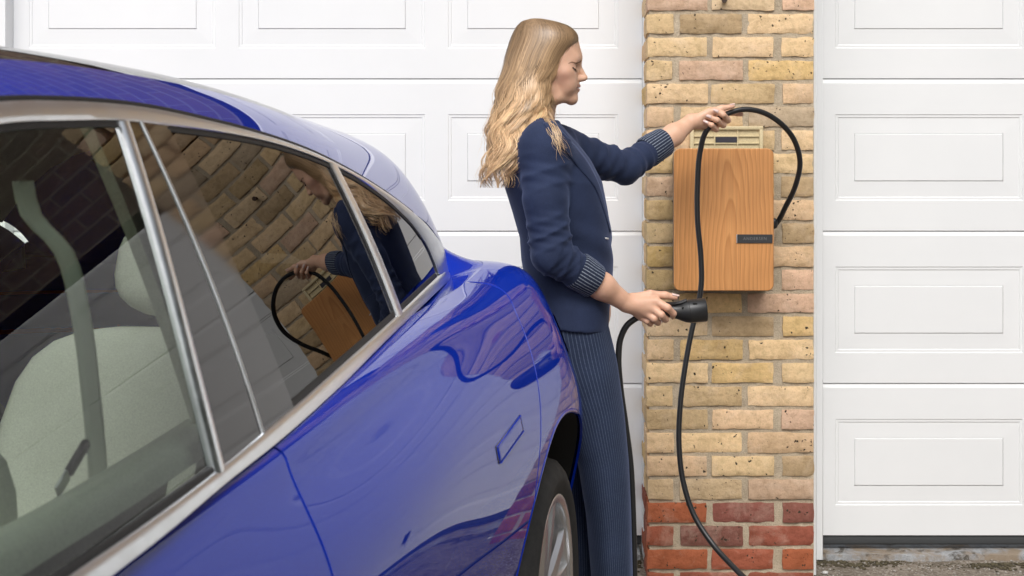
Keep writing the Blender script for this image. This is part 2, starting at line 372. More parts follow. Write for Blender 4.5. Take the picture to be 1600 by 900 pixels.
# garage doors ------------------------------------------------------
SEC = 238 / 455.0                                  # section height
Z_BOT = CAM_H - (837 - 250) / 455.0
def dX(px): return (px - PX0) / 455.0
RINGS = [(0, 0), (.0025, .0020), (.010, .0020), (.0125, .0042), (.066, .0030)]
def door(name, x0, x1, cols, label, hinge_side):
    root = empty(name, ((x0 + x1) / 2, Y_DOOR, 0), label=label, category='garage door', group='sectional garage doors')
    cx = (x0 + x1) / 2
    for k in range(4):
        z0, z1 = Z_BOT + SEC * k + .0015, Z_BOT + SEC * (k + 1) - .0015
        ca, cb = z0 + 47 / 455.0, z1 - 55 / 455.0
        V, F = [], []
        def quad(a, b, c, d, ya=0, yb=0, yc=0, yd=0):
            o = len(V); V.extend([(a[0], ya, a[1]), (b[0], yb, b[1]), (c[0], yc, c[1]), (d[0], yd, d[1])]); F.append((o, o+1, o+2, o+3))
        ze = z1 - .014
        quad((x0, z0), (x1, z0), (x1, ca), (x0, ca)); quad((x0, cb), (x1, cb), (x1, ze), (x0, ze))
        quad((x0, ze), (x1, ze), (x1, z1), (x0, z1), 0, 0, .005, .005)              # sloping top edge
        quad((x0, z1), (x1, z1), (x1, z1), (x0, z1), .005, .005, .04, .04)
        quad((x0, z0), (x0, z0), (x1, z0), (x1, z0), 0, .04, .04, 0)
        xs = [x0] + [q for c in cols for q in c] + [x1]
        for i in range(0, len(xs), 2): quad((xs[i], ca), (xs[i+1], ca), (xs[i+1], cb), (xs[i], cb))
        for (a, b) in cols:
            for (i0, d0), (i1, d1) in zip(RINGS[:-1], RINGS[1:]):
                o = [(a+i0, ca+i0), (b-i0, ca+i0), (b-i0, cb-i0), (a+i0, cb-i0)]; n_ = [(a+i1, ca+i1), (b-i1, ca+i1), (b-i1, cb-i1), (a+i1, cb-i1)]
                for j in range(4): quad(o[j], o[(j+1) % 4], n_[(j+1) % 4], n_[j], d0, d0, d1, d1)
        V = [(v[0] - cx, v[1], v[2]) for v in V]
        s = mobj('door_section', V, F, M['white'], root, smooth=False)
        for (a, b) in cols:                                                          # raised field of each cassette
            i = .066; w, h = (b - a - 2 * i), (cb - ca - 2 * i)
            rbox('raised_panel', (w, .012, h), M['white'], s, .003, 1, flat=True, loc=((a + b) / 2 - cx, .0077, (ca + cb) / 2))
    rbox('bottom_seal', (x1 - x0 - .004, .05, .034), M['seal'], root, .008, 3, loc=(0, .032, Z_BOT - .0175))
    rbox('jamb', (.034, .12, 2.16), M['white'], root, .002, 1, loc=((x0 - cx) - .0185, -.012, 1.085))
    if hinge_side: rbox('jamb', (.011, .24, 2.17), M['white'], root, .002, 1, loc=(.8205 - cx, -.135, 1.09))
    rbox('jamb', (.034, .12, 2.16), M['white'], root, .002, 1, loc=((x1 - cx) + .0185, -.012, 1.085))
    return root
LX = [(dX(45), dX(337)), (dX(373), dX(664)), (dX(700), dX(966))]
door('garage_door', dX(21), dX(1003), LX, 'wide white panelled garage door left of the brick pillar, behind the woman', 0)
RX = [(dX(1305) + k * dX(880 + 328), dX(1598) + k * dX(880 + 328)) for k in range(3)]
rd = door('garage_door', dX(1281), dX(1281) + 2.17, RX, 'white panelled garage door right of the brick pillar', 1)
hb = rbox('handle', (.035, .045, .11), M['plastic'], rd, .012, 3, loc=(dX(1618) - (dX(1281) + 1.085), -.023, CAM_H - (728 - 250) / 455.0))
# left-hand return of the garage and the wall over the doors
rbox('garage_wall', (.9, .3, 2.16), M['white'], None, .004, 1, loc=(dX(18) - .03 - .45, Y_DOOR + .157, 1.08), label='narrow white wall edge at the left of the wide garage door', category='wall')
def mat_facade():
    m, nt, bb = new_mat('brown_brickwork'); v = objcoord(nt); mp = N(nt, 'ShaderNodeMapping'); mp.inputs['Rotation'].default_value = (R(90), 0, 0); L(nt, v, mp.inputs[0])
    br = N(nt, 'ShaderNodeTexBrick'); br.inputs['Color1'].default_value = (.15, .095, .07, 1); br.inputs['Color2'].default_value = (.11, .075, .06, 1); br.inputs['Mortar'].default_value = (.2, .17, .13, 1)
    br.inputs['Scale'].default_value = 1; br.inputs['Brick Width'].default_value = .225; br.inputs['Row Height'].default_value = .075; br.inputs['Mortar Size'].default_value = .006
    L(nt, mp.outputs[0], br.inputs['Vector']); L(nt, br.outputs['Color'], bb.inputs['Base Color']); bb.inputs['Roughness'].default_value = .9; return m
hz = rbox('house_front', (12, .3, 4.2), mat_facade(), None, .004, 1, loc=(1.0, 5.24, 2.24 + 2.1), label='brown brick house front above the garage doors', category='house')
# brick pillar ------------------------------------------------------
PXL, PXR = 1010, 1273
XL, XR = (PXL - PX0) / 485.0, (PXR - PX0) / 485.0
COURSE = 36.4 / 485.0
pil = empty('brick_pillar', ((XL + XR) / 2, Y_PIL, 0), label='yellow stock brick pillar with red brick base between the garage doors', category='pillar')
pcx = (XL + XR) / 2
# mortar core with an uneven face
nx, nz = 40, 150; V = []; z_top = 2.21
for i in range(nx + 1):
    for j in range(nz + 1):
        x = XL + .010 + (XR - XL - .012) * i / nx; z = z_top * j / nz
        V.append((x - pcx, .0045 + .003 * fnoise((x, 0, z), 30, 5) + .002 * fnoise((x, 0, z), 90, 5) + .0022, z))
F = grid_faces(nx + 1, nz + 1)
o = len(V); ring = [(XL + .010, .012), (XL + .010, .39), (XR - .002, .39), (XR - .002, .012)]
for (x, y) in ring: V += [(x - pcx, y, 0), (x - pcx, y, z_top)]
for k in range(3): F.append((o + 2*k, o + 2*k + 1, o + 2*k + 3, o + 2*k + 2))
F.append((o + 1, o + 7, o + 5, o + 3))
mobj('mortar', V, F, M['mortar'], pil)
def brick_mesh(w, d, h, seed):
    nw, nd, nh = max(4, int(w / .014)), 3, 6
    bm = bmesh.new(); r = .0042
    V, F, idx = [], [], {}
    def vid(p):
        k = tuple(round(q, 5) for q in p)
        if k not in idx: idx[k] = len(V); V.append(p)
        return idx[k]
    def face(fn, n1, n2, flip):
        for i in range(n1):
            for j in range(n2):
                q = [vid(fn(i / n1, j / n2)), vid(fn((i+1) / n1, j / n2)), vid(fn((i+1) / n1, (j+1) / n2)), vid(fn(i / n1, (j+1) / n2))]
                F.append(tuple(q[::-1] if flip else q))
    e = lambda t: t if t in (0, 1) else t
    face(lambda s, t: (-w/2 + w*s, 0, -h/2 + h*t), nw, nh, False)
    face(lambda s, t: (-w/2, d*s, -h/2 + h*t), nd, nh, True); face(lambda s, t: (w/2, d*s, -h/2 + h*t), nd, nh, False)
    face(lambda s, t: (-w/2 + w*s, d*t, -h/2), nw, nd, True); face(lambda s, t: (-w/2 + w*s, d*t, h/2), nw, nd, False)
    bm.free(); out = []
    chip = (random.choice([-1, 1]) * w / 2, random.choice([-1, 1]) * h / 2, random.uniform(.0, .018) if random.random() < .3 else 0)
    for p in V:
        x, y, z = p
        ex, ez = w/2 - abs(x), h/2 - abs(z)
        # rounded arrises
        cx_, cz_ = max(0, r - ex), max(0, r - ez); q = math.hypot(cx_, cz_)
        if q > r * .6: 
            k = (q - r * .45) * .75
            x -= math.copysign(cx_ / max(q, 1e-6) * k, x); z -= math.copysign(cz_ / max(q, 1e-6) * k, z)
        if y < 1e-6 and (ex < 1e-4 or ez < 1e-4): y += .0022 + .0028 * abs(fnoise((x, 0, z), 60, seed))
        # wobbling outline and face
        z += (.0028 * fnoise((x, seed, 0), 22, seed) + .0016 * fnoise((x, seed, 1), 75, seed)) * (abs(z) / (h/2)) ** 2 * math.copysign(1, z) * 1.3
        x += .003 * fnoise((0, z, seed), 40, seed) * (abs(x) / (w/2)) ** 4
        y += .0016 * fnoise((x, 0, z), 30, seed) + .0010 * fnoise((x, 0, z), 90, seed)
        dc = math.hypot(x - chip[0], z - chip[1])
        if dc < chip[2] and y < .05: y += (chip[2] - dc) * .5
        out.append((x, y, z))
    return out, F
YEL = [(.66, .45, .22), (.70, .50, .28), (.68, .49, .29), (.62, .43, .20), (.70, .52, .32), (.66, .48, .27), (.62, .45, .25), (.72, .51, .30), (.68, .47, .28), (.66, .46, .28)]
BRN = [(.46, .33, .19), (.50, .36, .20), (.44, .34, .23)]
PNK = [(.66, .44, .30), (.66, .46, .34), (.62, .42, .29)]
RED = [(.27, .085, .055), (.31, .095, .055), (.23, .085, .065), (.34, .105, .05), (.25, .10, .075), (.20, .085, .065)]
full, half = .2055, .093
ROW0_Y = 18.6                                          # photo row where course 2 begins
k = -9
while True:
    ytop = ROW0_Y + 36.4 * (k - 1)
    z1 = CAM_H - (ytop + 2.3 - 250) / 485.0; z0 = z1 - COURSE + .0090
    if z1 < .012: break
    if z0 < 0: z0 = -.01
    ypx = ytop + 36.4 * .0
    red = k >= 22
    kk = k + 1
    W = XR - XL; j = .0135
    A_row = (kk % 2 == 1)
    if A_row: cuts = [(0, .197), (.197 + j, .413), (.413 + 2 * j - .004, W)]
    else: cuts = [(0, .088), (.088 + j + .006, .311), (.311 + j + .003, W)]
    for bi, (a, b) in enumerate(cuts):
        a += random.uniform(-.003, .003) if a > 0 else random.uniform(-.002, .003); b += random.uniform(-.003, .003) if b < W else random.uniform(-.003, .0)
        v, f = brick_mesh(b - a, .105, z1 - z0, random.uniform(0, 90))
        o = mobj('brick', v, f, M['brick'], pil, angle=50)
        o.location = (XL + (a + b) / 2 - pcx, random.uniform(-.002, .0025), (z0 + z1) / 2); o.rotation_euler = (0, random.uniform(-.006, .006), random.uniform(-.006, .006))
        c = random.choice(RED) if red else (random.choice(PNK) if random.random() < .12 else random.choice(BRN) if random.random() < .16 else random.choice(YEL))
        if red and b == W: c = (.36, .10, .045)
        g = random.uniform(.97, 1.17)
        if kk == 22: c = tuple(.55 * q + .45 * w for q, w in zip(c, (.40, .30, .20)))
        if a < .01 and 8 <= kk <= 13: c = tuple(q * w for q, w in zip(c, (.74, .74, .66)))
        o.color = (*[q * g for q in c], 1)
    # the return into the door reveal
    v, f = brick_mesh(.205 if A_row else .093, .1, z1 - z0, random.uniform(0, 90))
    o = mobj('brick', v, f, M['brick'], pil, angle=50); o.rotation_euler = (0, 0, R(-90))
    o.location = (XL + .002 - pcx, .1165 + (.205 if A_row else .093) / 2, (z0 + z1) / 2)
    c = random.choice(RED) if red else random.choice(YEL); o.color = (*c, 1)
    k += 1
bolt_p = P(1131, 1, Y_PIL)
b_ = empty('iron_bolt', bolt_p, label='small rusty iron bolt stuck in the mortar at the pillar top', category='bolt')
v, f = lathe([(-.018, 0), (-.018, .0065), (.02, .0065)], 10); mobj('shank', [(q[1], q[0], q[2]) for q in v], f, M['rust'], b_, angle=40)
v, f = lathe([(-.024, 0), (-.024, .010), (-.016, .010), (-.016, 0)], 6); mobj('head', [(q[1], q[0], q[2]) for q in v], f, M['rust'], b_, smooth=False)

# air vent ----------------------------------------------------------
def wx(px, y): return (px - PX0) / FPX * y
def wz(py, y): return CAM_H - (py - PY0) / FPX * y
yv = Y_PIL - .013
vx0, vx1, vz1, vz0 = wx(1078, yv), wx(1193, yv), wz(197, yv), wz(262, yv)
vent = empty('air_vent', ((vx0 + vx1) / 2, yv, vz0), label='buff plastic air vent grille above the wooden charger', category='vent')
vw, vh = vx1 - vx0, vz1 - vz0
rbox('back_plate', (vw - .004, .006, vh - .004), M['vent'], vent, .001, 1, loc=(0, .011, vh / 2))
for (cx_, cz_, w_, h_) in ((0, vh - .006, vw, .012), (0, .006, vw, .012)): rbox('frame', (w_, .013, h_), M['vent'], vent, .003, 2, loc=(cx_, .006, cz_))
for sx in (-1, 1): rbox('frame', (.013, .0125, vh - .02), M['vent'], vent, .003, 2, loc=(sx * (vw / 2 - .0068), .006, vh / 2))
for px in (1117, 1153): rbox('bar', (.0035, .011, vh - .024), M['vent'], vent, .001, 1, loc=(wx(px, yv) - (vx0 + vx1) / 2, .0075, vh / 2))
for py in (213, 224, 237, 249): rbox('slat', (vw - .026, .010, .004), M['vent'], vent, .001, 1, loc=(0, .0078, wz(py, yv) - vz0))
rbox('label_insert', ((1152 - 1119) / 485.0, .004, 8.6 / 485.0), simple('dark_insert', (.03, .028, .04), .5), vent, .0008, 1, loc=(wx(1135, yv) - (vx0 + vx1) / 2, .0045, wz(218.6, yv) - vz0))

# wall charger ------------------------------------------------------
yb = 4.63
bx0, bx1, bz1, bz0 = wx(1053, yb), wx(1209, yb), wz(232, yb), wz(454.5, yb)
chg = empty('wall_charger', ((bx0 + bx1) / 2, yb, (bz0 + bz1) / 2), label='rounded oak fronted car charger box mounted on the brick pillar', category='charger')
bw, bh = bx1 - bx0, bz1 - bz0
def rrect(w, h, r, n=8):
    pts = []
    for cx_, cz_, a0 in ((w/2 - r, h/2 - r, 0), (-w/2 + r, h/2 - r, 90), (-w/2 + r, -h/2 + r, 180), (w/2 - r, -h/2 + r, 270)):
        for i in range(n + 1):
            a = R(a0 + 90 * i / n); pts.append((cx_ + r * math.cos(a), cz_ + r * math.sin(a)))
    return pts
def rprism(name, w, h, r, ys, mat, parent, n=8):
    V, F = [], []; 
    for (y, ins) in ys: V += [(x, y, z) for x, z in rrect(w - 2 * ins, h - 2 * ins, max(r - ins, .001), n)]
    m_ = 4 * (n + 1)
    F = grid_faces(len(ys), m_, closed_v=True, flip=True); F += [tuple(range(m_)), tuple(range((len(ys)) * m_ - 1, (len(ys) - 1) * m_ - 1, -1))]
    F = [tuple(reversed(q)) for q in F]
    return mobj(name, V, F, mat, parent, angle=35)
rprism('front_panel', bw, bh, .021, [(0, .0022), (.0008, .0008), (.0022, 0), (.016, 0)], M['wood'], chg)
rprism('casing', bw - .008, bh - .008, .018, [(.0165, 0), (.098, 0), (.100, .002)], simple('grey_casing', (.16, .15, .14), .5), chg)
lx = (wx(1152, yb) + wx(1207, yb)) / 2 - (bx0 + bx1) / 2; lz = wz(373, yb) - (bz0 + bz1) / 2; lw, lh = 55 / FPX * yb, 13.6 / FPX * yb
plate = rbox('name_plate', (lw, .004, lh), M['label'], chg, .0008, 1, loc=(lx, -.0012, lz))
rbox('plate_edge', (.0028, .0048, lh), M['steel'], plate, .0005, 1, loc=(lx - lw / 2 - .0016, -.0014, lz))
tc_ = bpy.data.curves.new('t', 'FONT'); tc_.body = 'ANDERSEN'; tc_.size = .0125; tc_.extrude = .0003; tc_.align_x = 'CENTER'; tc_.align_y = 'CENTER'; tc_.space_character = 1.25
to = bpy.data.objects.new('t', tc_); C.objects.link(to); dg = bpy.context.evaluated_depsgraph_get(); dg.update()
tm = bpy.data.meshes.new_from_object(to.evaluated_get(dg)); bpy.data.objects.remove(to)
tm.transform(Matrix.Translation((lx, -.0035, lz)) @ Matrix.Rotation(R(90), 4, 'X')); tm.materials.clear(); tm.materials.append(M['letter'])
t_ = bpy.data.objects.new('lettering', tm); C.objects.link(t_); t_.parent = plate
rbox('cable_gland', (.03, .034, .034), M['plastic'], chg, .010, 3, loc=(bw / 2 + .005, .062, wz(349, 4.70) - (bz0 + bz1) / 2))


# trees across the drive to the right: out of the picture, seen only in the car's paint and glass
leafm = mat_rough('leaf_green', (.025, .05, .015), (.07, .11, .035), 3, .6, 40, .2, .01); barkm = mat_rough('bark', (.06, .05, .04), (.12, .10, .08), 8)
def tree(x, y, h, r, label):
    t = empty('tree', (x, y, 0), label=label, category='tree', group='trees across the drive')
    V, F = tube(smooth_path([(0, 0, -.1), (.05, .03, h * .3), (-.06, .05, h * .6), (0, 0, h * .85)], 14), np.linspace(.16, .04, 14), 10)
    parts = [(V, F)]
    for k in range(6):
        a = k * 1.1; parts.append(tube([(0, 0, h * (.25 + .06 * k)), (math.cos(a) * r * .45, math.sin(a) * r * .45, h * (.42 + .06 * k)), (math.cos(a) * r * .8, math.sin(a) * r * .8, h * (.5 + .06 * k))], [.06, .035, .012], 6))
    v_, f_ = merge(*parts); mobj('trunk', v_, f_, barkm, t)
    n = 5200; th = rng.uniform(0, 2 * math.pi, n); zz = rng.uniform(.03, 1, n); rr = r * np.sqrt(np.sin(np.pi * np.clip(zz * .93 + .03, 0, 1))) * np.sqrt(rng.uniform(.15, 1, n)) * (1 + .25 * np.sin(3 * th + 7 * zz))
    c = np.stack([rr * np.cos(th), rr * np.sin(th), zz * h], 1); d = rng.normal(size=(n, 3)); d /= np.linalg.norm(d, axis=1)[:, None]; e = np.cross(d, rng.normal(size=(n, 3))); e /= np.linalg.norm(e, axis=1)[:, None]
    s_ = rng.uniform(.15, .30, n)[:, None]; lv = np.stack([c - d * s_, c + e * s_ * .5, c + d * s_, c - e * s_ * .5], 1).reshape(-1, 3)
    mobj('crown', lv, [(4*i, 4*i+1, 4*i+2, 4*i+3) for i in range(n)], leafm, t, smooth=False)
for i, (x, y, h, r) in enumerate([(5.6, 5.0, 5.2, 1.7), (5.9, 2.6, 6.0, 1.9), (5.7, .2, 5.5, 1.8), (6.2, -2.3, 6.2, 2.0), (6.0, -5.0, 5.6, 1.9)]):
    tree(x, y, h, r, 'leafy green tree across the drive, out of view to the right')

# ================================================================== THE CAR
# car space: a = sideways from the centre line (towards the camera side), v = towards the tail, z = up
CAR_YAW, CAR_A0 = R(9.5), 1.465
car = empty('car', (-CAR_A0 * math.cos(CAR_YAW), CAR_A0 * math.sin(CAR_YAW), 0), -CAR_YAW,
            label='glossy blue car with silver window trim, backed up to the garage', category='car')
V_TAIL, V_NOSE = 3.87, -.86
def nspline(k, y):
    """natural cubic spline (curvature-continuous)"""
    k = np.asarray(k, float); y = np.asarray(y, float); n = len(k); h = np.diff(k); A = np.zeros((n, n)); A[0, 0] = A[-1, -1] = 1; B = np.zeros(n)
    for i in range(1, n - 1):
        A[i, i-1:i+2] = h[i-1], 2 * (h[i-1] + h[i]), h[i]; B[i] = 6 * ((y[i+1] - y[i]) / h[i] - (y[i] - y[i-1]) / h[i-1])
    m = np.linalg.solve(A, B)
    def f(x):
        x = np.clip(np.asarray(x, float), k[0], k[-1]); i = np.clip(np.searchsorted(k, x, side='right') - 1, 0, n - 2); H = h[i]; a = k[i+1] - x; b = x - k[i]
        return m[i] * a**3 / (6*H) + m[i+1] * b**3 / (6*H) + (y[i] / H - m[i] * H / 6) * a + (y[i+1] / H - m[i+1] * H / 6) * b
    return f
_ab = nspline([-.9, 0, .9, 1.84, 2.5, 3.0, 3.3, 3.87], [.80, .80, .785, .747, .715, .672, .637, .56])
_zb = nspline([-.9, -.5, 0, .6, 1.34, 1.89, 2.4, 2.9, 3.15, 3.35, 3.52, 3.70, 3.87], [.80, .87, .92, .943, .957, .982, 1.020, 1.054, 1.069, 1.092, 1.110, 1.10, 1.075])
def glass_a(v, z):
    d = np.asarray(z) - 1.02
    return _ab(v) - .30 * d - .20 * d * np.abs(d)
# half width of the body skin: control net of a uniform cubic B-spline, rows nose to tail, columns belt to sill
SKIN = np.array([
    [.7620, .7264, .7270, .7645, .7914, .8179, .8396, .8505, .8447, .7827, .6993],
    [.7679, .7480, .7551, .7991, .8271, .8539, .8748, .8832, .8785, .8059, .7028],
    [.7735, .7692, .7826, .8325, .8618, .8890, .9090, .9150, .9111, .8285, .7064],
    [.7781, .7861, .8035, .8573, .8875, .9151, .9341, .9378, .9341, .8454, .7094],
    [.7806, .7945, .8114, .8641, .8928, .9193, .9372, .9393, .9357, .8487, .7110],
    [.7808, .7949, .8071, .8523, .8761, .8989, .9157, .9179, .9144, .8368, .7107],
    [.7788, .7911, .7983, .8337, .8522, .8699, .8856, .8893, .8860, .8195, .7095],
    [.7747, .7858, .7905, .8179, .8334, .8467, .8615, .8668, .8638, .8052, .7082],
    [.7685, .7788, .7831, .8056, .8199, .8306, .8447, .8514, .8487, .7946, .7070],
    [.7536, .7683, .7779, .7965, .8175, .8368, .8471, .8481, .8383, .7893, .7141],
    [.7314, .7554, .7743, .7891, .8215, .8536, .8597, .8526, .8346, .7896, .7264],
    [.7044, .7429, .7732, .7821, .8280, .8711, .8736, .8617, .8373, .7950, .7416],
    [.6735, .7263, .7731, .7774, .8345, .8782, .8811, .8733, .8451, .8047, .7586],
    [.6399, .7010, .7705, .7822, .8398, .8782, .8906, .8863, .8563, .8178, .7769],
    [.6096, .6877, .7737, .7989, .8441, .8837, .9088, .8981, .8692, .8332, .7958],
    [.5877, .7120, .7908, .8195, .8542, .8962, .9267, .9121, .8840, .8502, .8153],
    [.5590, .7232, .8029, .8402, .8737, .9133, .9409, .9274, .9002, .8681, .8351],
    [.5090, .6662, .7886, .8581, .8980, .9322, .9529, .9425, .9171, .8866, .8550],
    [.4538, .5981, .7662, .8742, .9237, .9517, .9644, .9573, .9343, .9052, .8750]])
Z_LOW = .25
def tail_at(z):
    m = np.clip((.93 - np.asarray(z, float)) / .25, 0, 1); return V_TAIL + .28 * m * m * (3 - 2 * m)
def wrap(v, z=1.2):
    """plan rounding of nose and tail; the bumper reaches further back than the shoulder"""
    v = np.asarray(v, float); t = np.clip((v - 3.36) / (tail_at(z) - 3.36), 0, 1); q = np.clip((-.30 - v) / (-.30 - V_NOSE), 0, 1)
    return np.maximum((1 - t ** 2.4), 0) ** (1 / 2.4) * np.maximum((1 - q ** 2.3), 0) ** (1 / 2.3)
def _b3(t):
    t = np.abs(t); return np.where(t < 1, (4 - 6*t**2 + 3*t**3) / 6, np.where(t < 2, (2 - t)**3 / 6, 0))
def body_a(v, z):
    """outer skin below the belt line"""
    v, z = np.broadcast_arrays(np.asarray(v, float), np.asarray(z, float)); zb = _zb(v)
    w = np.clip((zb - z) / (zb - Z_LOW), 0, 1) ** .5
    bx = _b3(((np.minimum(v, V_TAIL) + .9) / 4.77 * 16)[..., None] - np.arange(-1, 18)); by = _b3((w * 8)[..., None] - np.arange(-1, 10))
    return np.einsum('...i,...j,ij->...', bx, by, SKIN) * wrap(v, z)
V_RW, V_FW, Z_W, R_ARCH = 3.305, .30, .38, .405
Z_HUB, R_TYRE, R_RIM, A_FACE = .342, .342, .252, .905

# panel seams, v as a function of height
_seamB = spline([.2, .5, .8, .90, .945, .97, .985], [1.80, 1.835, 1.852, 1.858, 1.866, 1.872, 1.862])
_seamR = spline([.2, .6, .70, .729, .803, .879, .958, 1.045, 1.09, 1.12], [2.98, 3.0, 3.015, 3.03, 3.08, 3.14, 3.19, 3.235, 3.28, 3.32])
_seamA = spline([.2, .6, .95], [.76, .80, .85])
GAP = .0036
def panel(name, vl, vr, parent, sgn=1, nv=60, nz=44, arch=None, z0=None, wpow=1.0, mat=None):
    """body panel between two seam curves; edges turn inwards; wheel arch cut out"""
    s_ = np.linspace(0, 1, nv); t_ = np.linspace(0, 1, nz) ** 1.35
    pv = np.zeros((nv, nz)); pz = np.zeros((nv, nz))
    for j in range(nz):
        # height runs along the belt curve of the station
        zlo = .26 if z0 is None else z0
        vv = None; zz = None
        for it in range(8):
            if vv is None: zz = np.full(nv, 1.0 - (1.0 - zlo) * t_[j])
            vv = vl(zz) + (vr(zz) - vl(zz)) * s_
            zb = _zb(vv) - .00002; zz = zb + (zlo - zb) * t_[j]
        pv[:, j] = vv; pz[:, j] = zz
    dead = np.zeros((nv, nz), bool)
    if arch is not None:
        d = np.hypot(pv - arch, pz - Z_W); inside = d < R_ARCH
        full = inside.copy()
        near = np.zeros_like(inside)
        near[1:] |= ~inside[:-1]; near[:-1] |= ~inside[1:]; near[:, 1:] |= ~inside[:, :-1]; near[:, :-1] |= ~inside[:, 1:]
        near[1:, 1:] |= ~inside[:-1, :-1]; near[:-1, :-1] |= ~inside[1:, 1:]; near[1:, :-1] |= ~inside[:-1, 1:]; near[:-1, 1:] |= ~inside[1:, :-1]
        snap = inside & near; dead = inside & ~near
        k = np.where(snap, R_ARCH / np.maximum(d, 1e-6), 1)
        pv = arch + (pv - arch) * k; pz = Z_W + (pz - Z_W) * k
    pa = body_a(pv, pz)
    V = [(sgn * pa[i, j], pv[i, j], pz[i, j]) for i in range(nv) for j in range(nz)]
    F = []
    for i in range(nv - 1):
        for j in range(nz - 1):
            q = [(i, j), (i, j+1), (i+1, j+1), (i+1, j)]
            if any(dead[c] for c in q): continue
            if arch is not None:
                m = np.mean([[pv[c], pz[c]] for c in q], axis=0)
                if math.hypot(m[0] - arch, m[1] - Z_W) < R_ARCH * .995: continue
            F.append(tuple(c[0] * nz + c[1] for c in (q if sgn > 0 else q[::-1])))
    # inward flange round every open edge
    cnt = {}
    for f in F:
        for a, b in zip(f, f[1:] + f[:1]): cnt[(a, b)] = cnt.get((a, b), 0) + 1
    edges = [(a, b) for (a, b) in cnt if (b, a) not in cnt]
    fl = {}
    def fv(i):
        if i not in fl:
            x, v, z = V[i]; on_arch = arch is not None and abs(math.hypot(v - arch, z - Z_W) - R_ARCH) < 1e-4
            fl[i] = len(V); V.append((x - sgn * (.006 if on_arch else .014), v, z))
        return fl[i]
    for (a, b) in edges: F.append((b, a, fv(a), fv(b)))
    return mobj(name, V, F, mat or M['paint'], parent, angle=38)
big = lambda c: (lambda z: np.full_like(np.asarray(z, float), c))
def tailv(z): return tail_at(z)
fd = panel('front_door', lambda z: _seamA(z) + GAP, lambda z: _seamB(z) - GAP, car, 1, 60)
rdr = panel('rear_door', lambda z: _seamB(z) + GAP, lambda z: _seamR(z) - GAP, car, 1, 130, 90, arch=V_RW)
# rear quarter: stations bunch up towards the tail so the corner is round
def quarter(sgn):
    return panel('rear_quarter', lambda z: _seamR(z) + GAP, tailv, car, sgn, 120, 90, arch=V_RW)
def refine_corner(o): pass
quarter(1)
panel('front_fender', big(V_NOSE), lambda z: _seamA(z) - GAP, car, 1, 90, 40, arch=V_FW)
panel('front_door', lambda z: _seamA(z) + GAP, lambda z: _seamB(z) - GAP, car, -1, 24, 20); panel('rear_door', lambda z: _seamB(z) + GAP, lambda z: _seamR(z) - GAP, car, -1, 40, 30, arch=V_RW)
panel('rear_quarter', lambda z: _seamR(z) + GAP, tailv, car, -1, 60, 40, arch=V_RW); panel('front_fender', big(V_NOSE), lambda z: _seamA(z) - GAP, car, -1, 60, 30, arch=V_FW)

for sgn in (1, -1):
    for vc in (V_RW, V_FW):
        q = []
        for a in np.linspace(R(72 if vc == V_RW else -8), R(188), 70):
            v, z = vc + R_ARCH * math.cos(a), Z_W + R_ARCH * math.sin(a); q.append((sgn * (float(body_a(v, max(z, .26))) - .0045), v, max(z, .26)))
        V_, F_ = tube(q, .0065, 8); mobj('arch_lip', V_, F_, M['paint'], car)
# upper shell: roof, pillars, hatch, windscreen -----------------------
_zr = nspline([.30, .6, .85, 1.1, 1.3, 1.46, 1.82, 2.08, 2.51, 3.02, 3.3, 3.55, 3.66, 3.87], [.935, 1.08, 1.235, 1.36, 1.405, 1.423, 1.431, 1.417, 1.377, 1.292, 1.236, 1.165, 1.10, 1.086])
_zc = nspline([.20, .5, .8, 1.1, 1.3, 1.6, 2.0, 2.4, 2.8, 3.2, 3.45, 3.58, 3.68, 3.78, 3.87], [.985, 1.15, 1.315, 1.44, 1.492, 1.523, 1.526, 1.513, 1.487, 1.456, 1.435, 1.408, 1.34, 1.22, 1.10])
_pp = nspline([.2, 1.0, 1.86, 2.36, 2.86, 3.26, 3.5, 3.87], [2.6, 3.4, 4.7, 5.6, 5.6, 6.0, 6.0, 4.0])
def roof_pt(v, t):
    zr = float(_zr(v)); zc = float(_zc(v)); ar = min(float(glass_a(v, zr)), float(_ab(v) * wrap(v)) + .004)
    a = ar * math.sin(math.pi / 2 * t); z = zc - (zc - zr) * (a / max(ar, 1e-5)) ** float(_pp(v)) if ar > 1e-4 else zc
    return a, z
vs = np.concatenate([np.linspace(.24, 1.1, 26), np.linspace(1.12, 3.4, 90), np.linspace(3.42, V_TAIL - .002, 40)]); NT = 27
# t runs from -1 (far rail) to 1 (near rail), denser near the rails
tt = np.sign(np.linspace(-1, 1, 2 * NT + 1)) * (1 - (1 - np.abs(np.linspace(-1, 1, 2 * NT + 1))) ** 1.5)
V, F, MI = [], [], []
for v in vs:
    for t in tt:
        a, z = roof_pt(v, abs(t)); V.append((math.copysign(a, t), v, z))
nt_ = len(tt)
ROOF, SCREEN, RGLASS, RTOP = [], [], [], []
for i in range(len(vs) - 1):
    vm = (vs[i] + vs[i+1]) / 2
    for j in range(nt_ - 1):
        q = (i * nt_ + j, i * nt_ + j + 1, (i+1) * nt_ + j + 1, (i+1) * nt_ + j)
        tm = abs(tt[j] + tt[j+1]) / 2
        if vm < 1.10 and tm < .74: SCREEN.append(q)
        elif 3.60 < vm < 3.80 and tm < .52: RGLASS.append(q)
        elif 1.22 < vm < 2.75 and tm < .62: RTOP.append(q)
        else: ROOF.append(q)
def sub(name, faces, mat, **kw):
    ids = sorted({i for f in faces for i in f}); mp = {i: k for k, i in enumerate(ids)}
    return mobj(name, [V[i] for i in ids], [tuple(mp[i] for i in f) for f in faces], mat, car, angle=60, **kw)
sub('roof', ROOF, M['paint']); sub('windscreen', SCREEN, M['glass']); sub('rear_window', RGLASS, M['dark_glass']); sub('roof_glass', RTOP, M['roof_glass'])
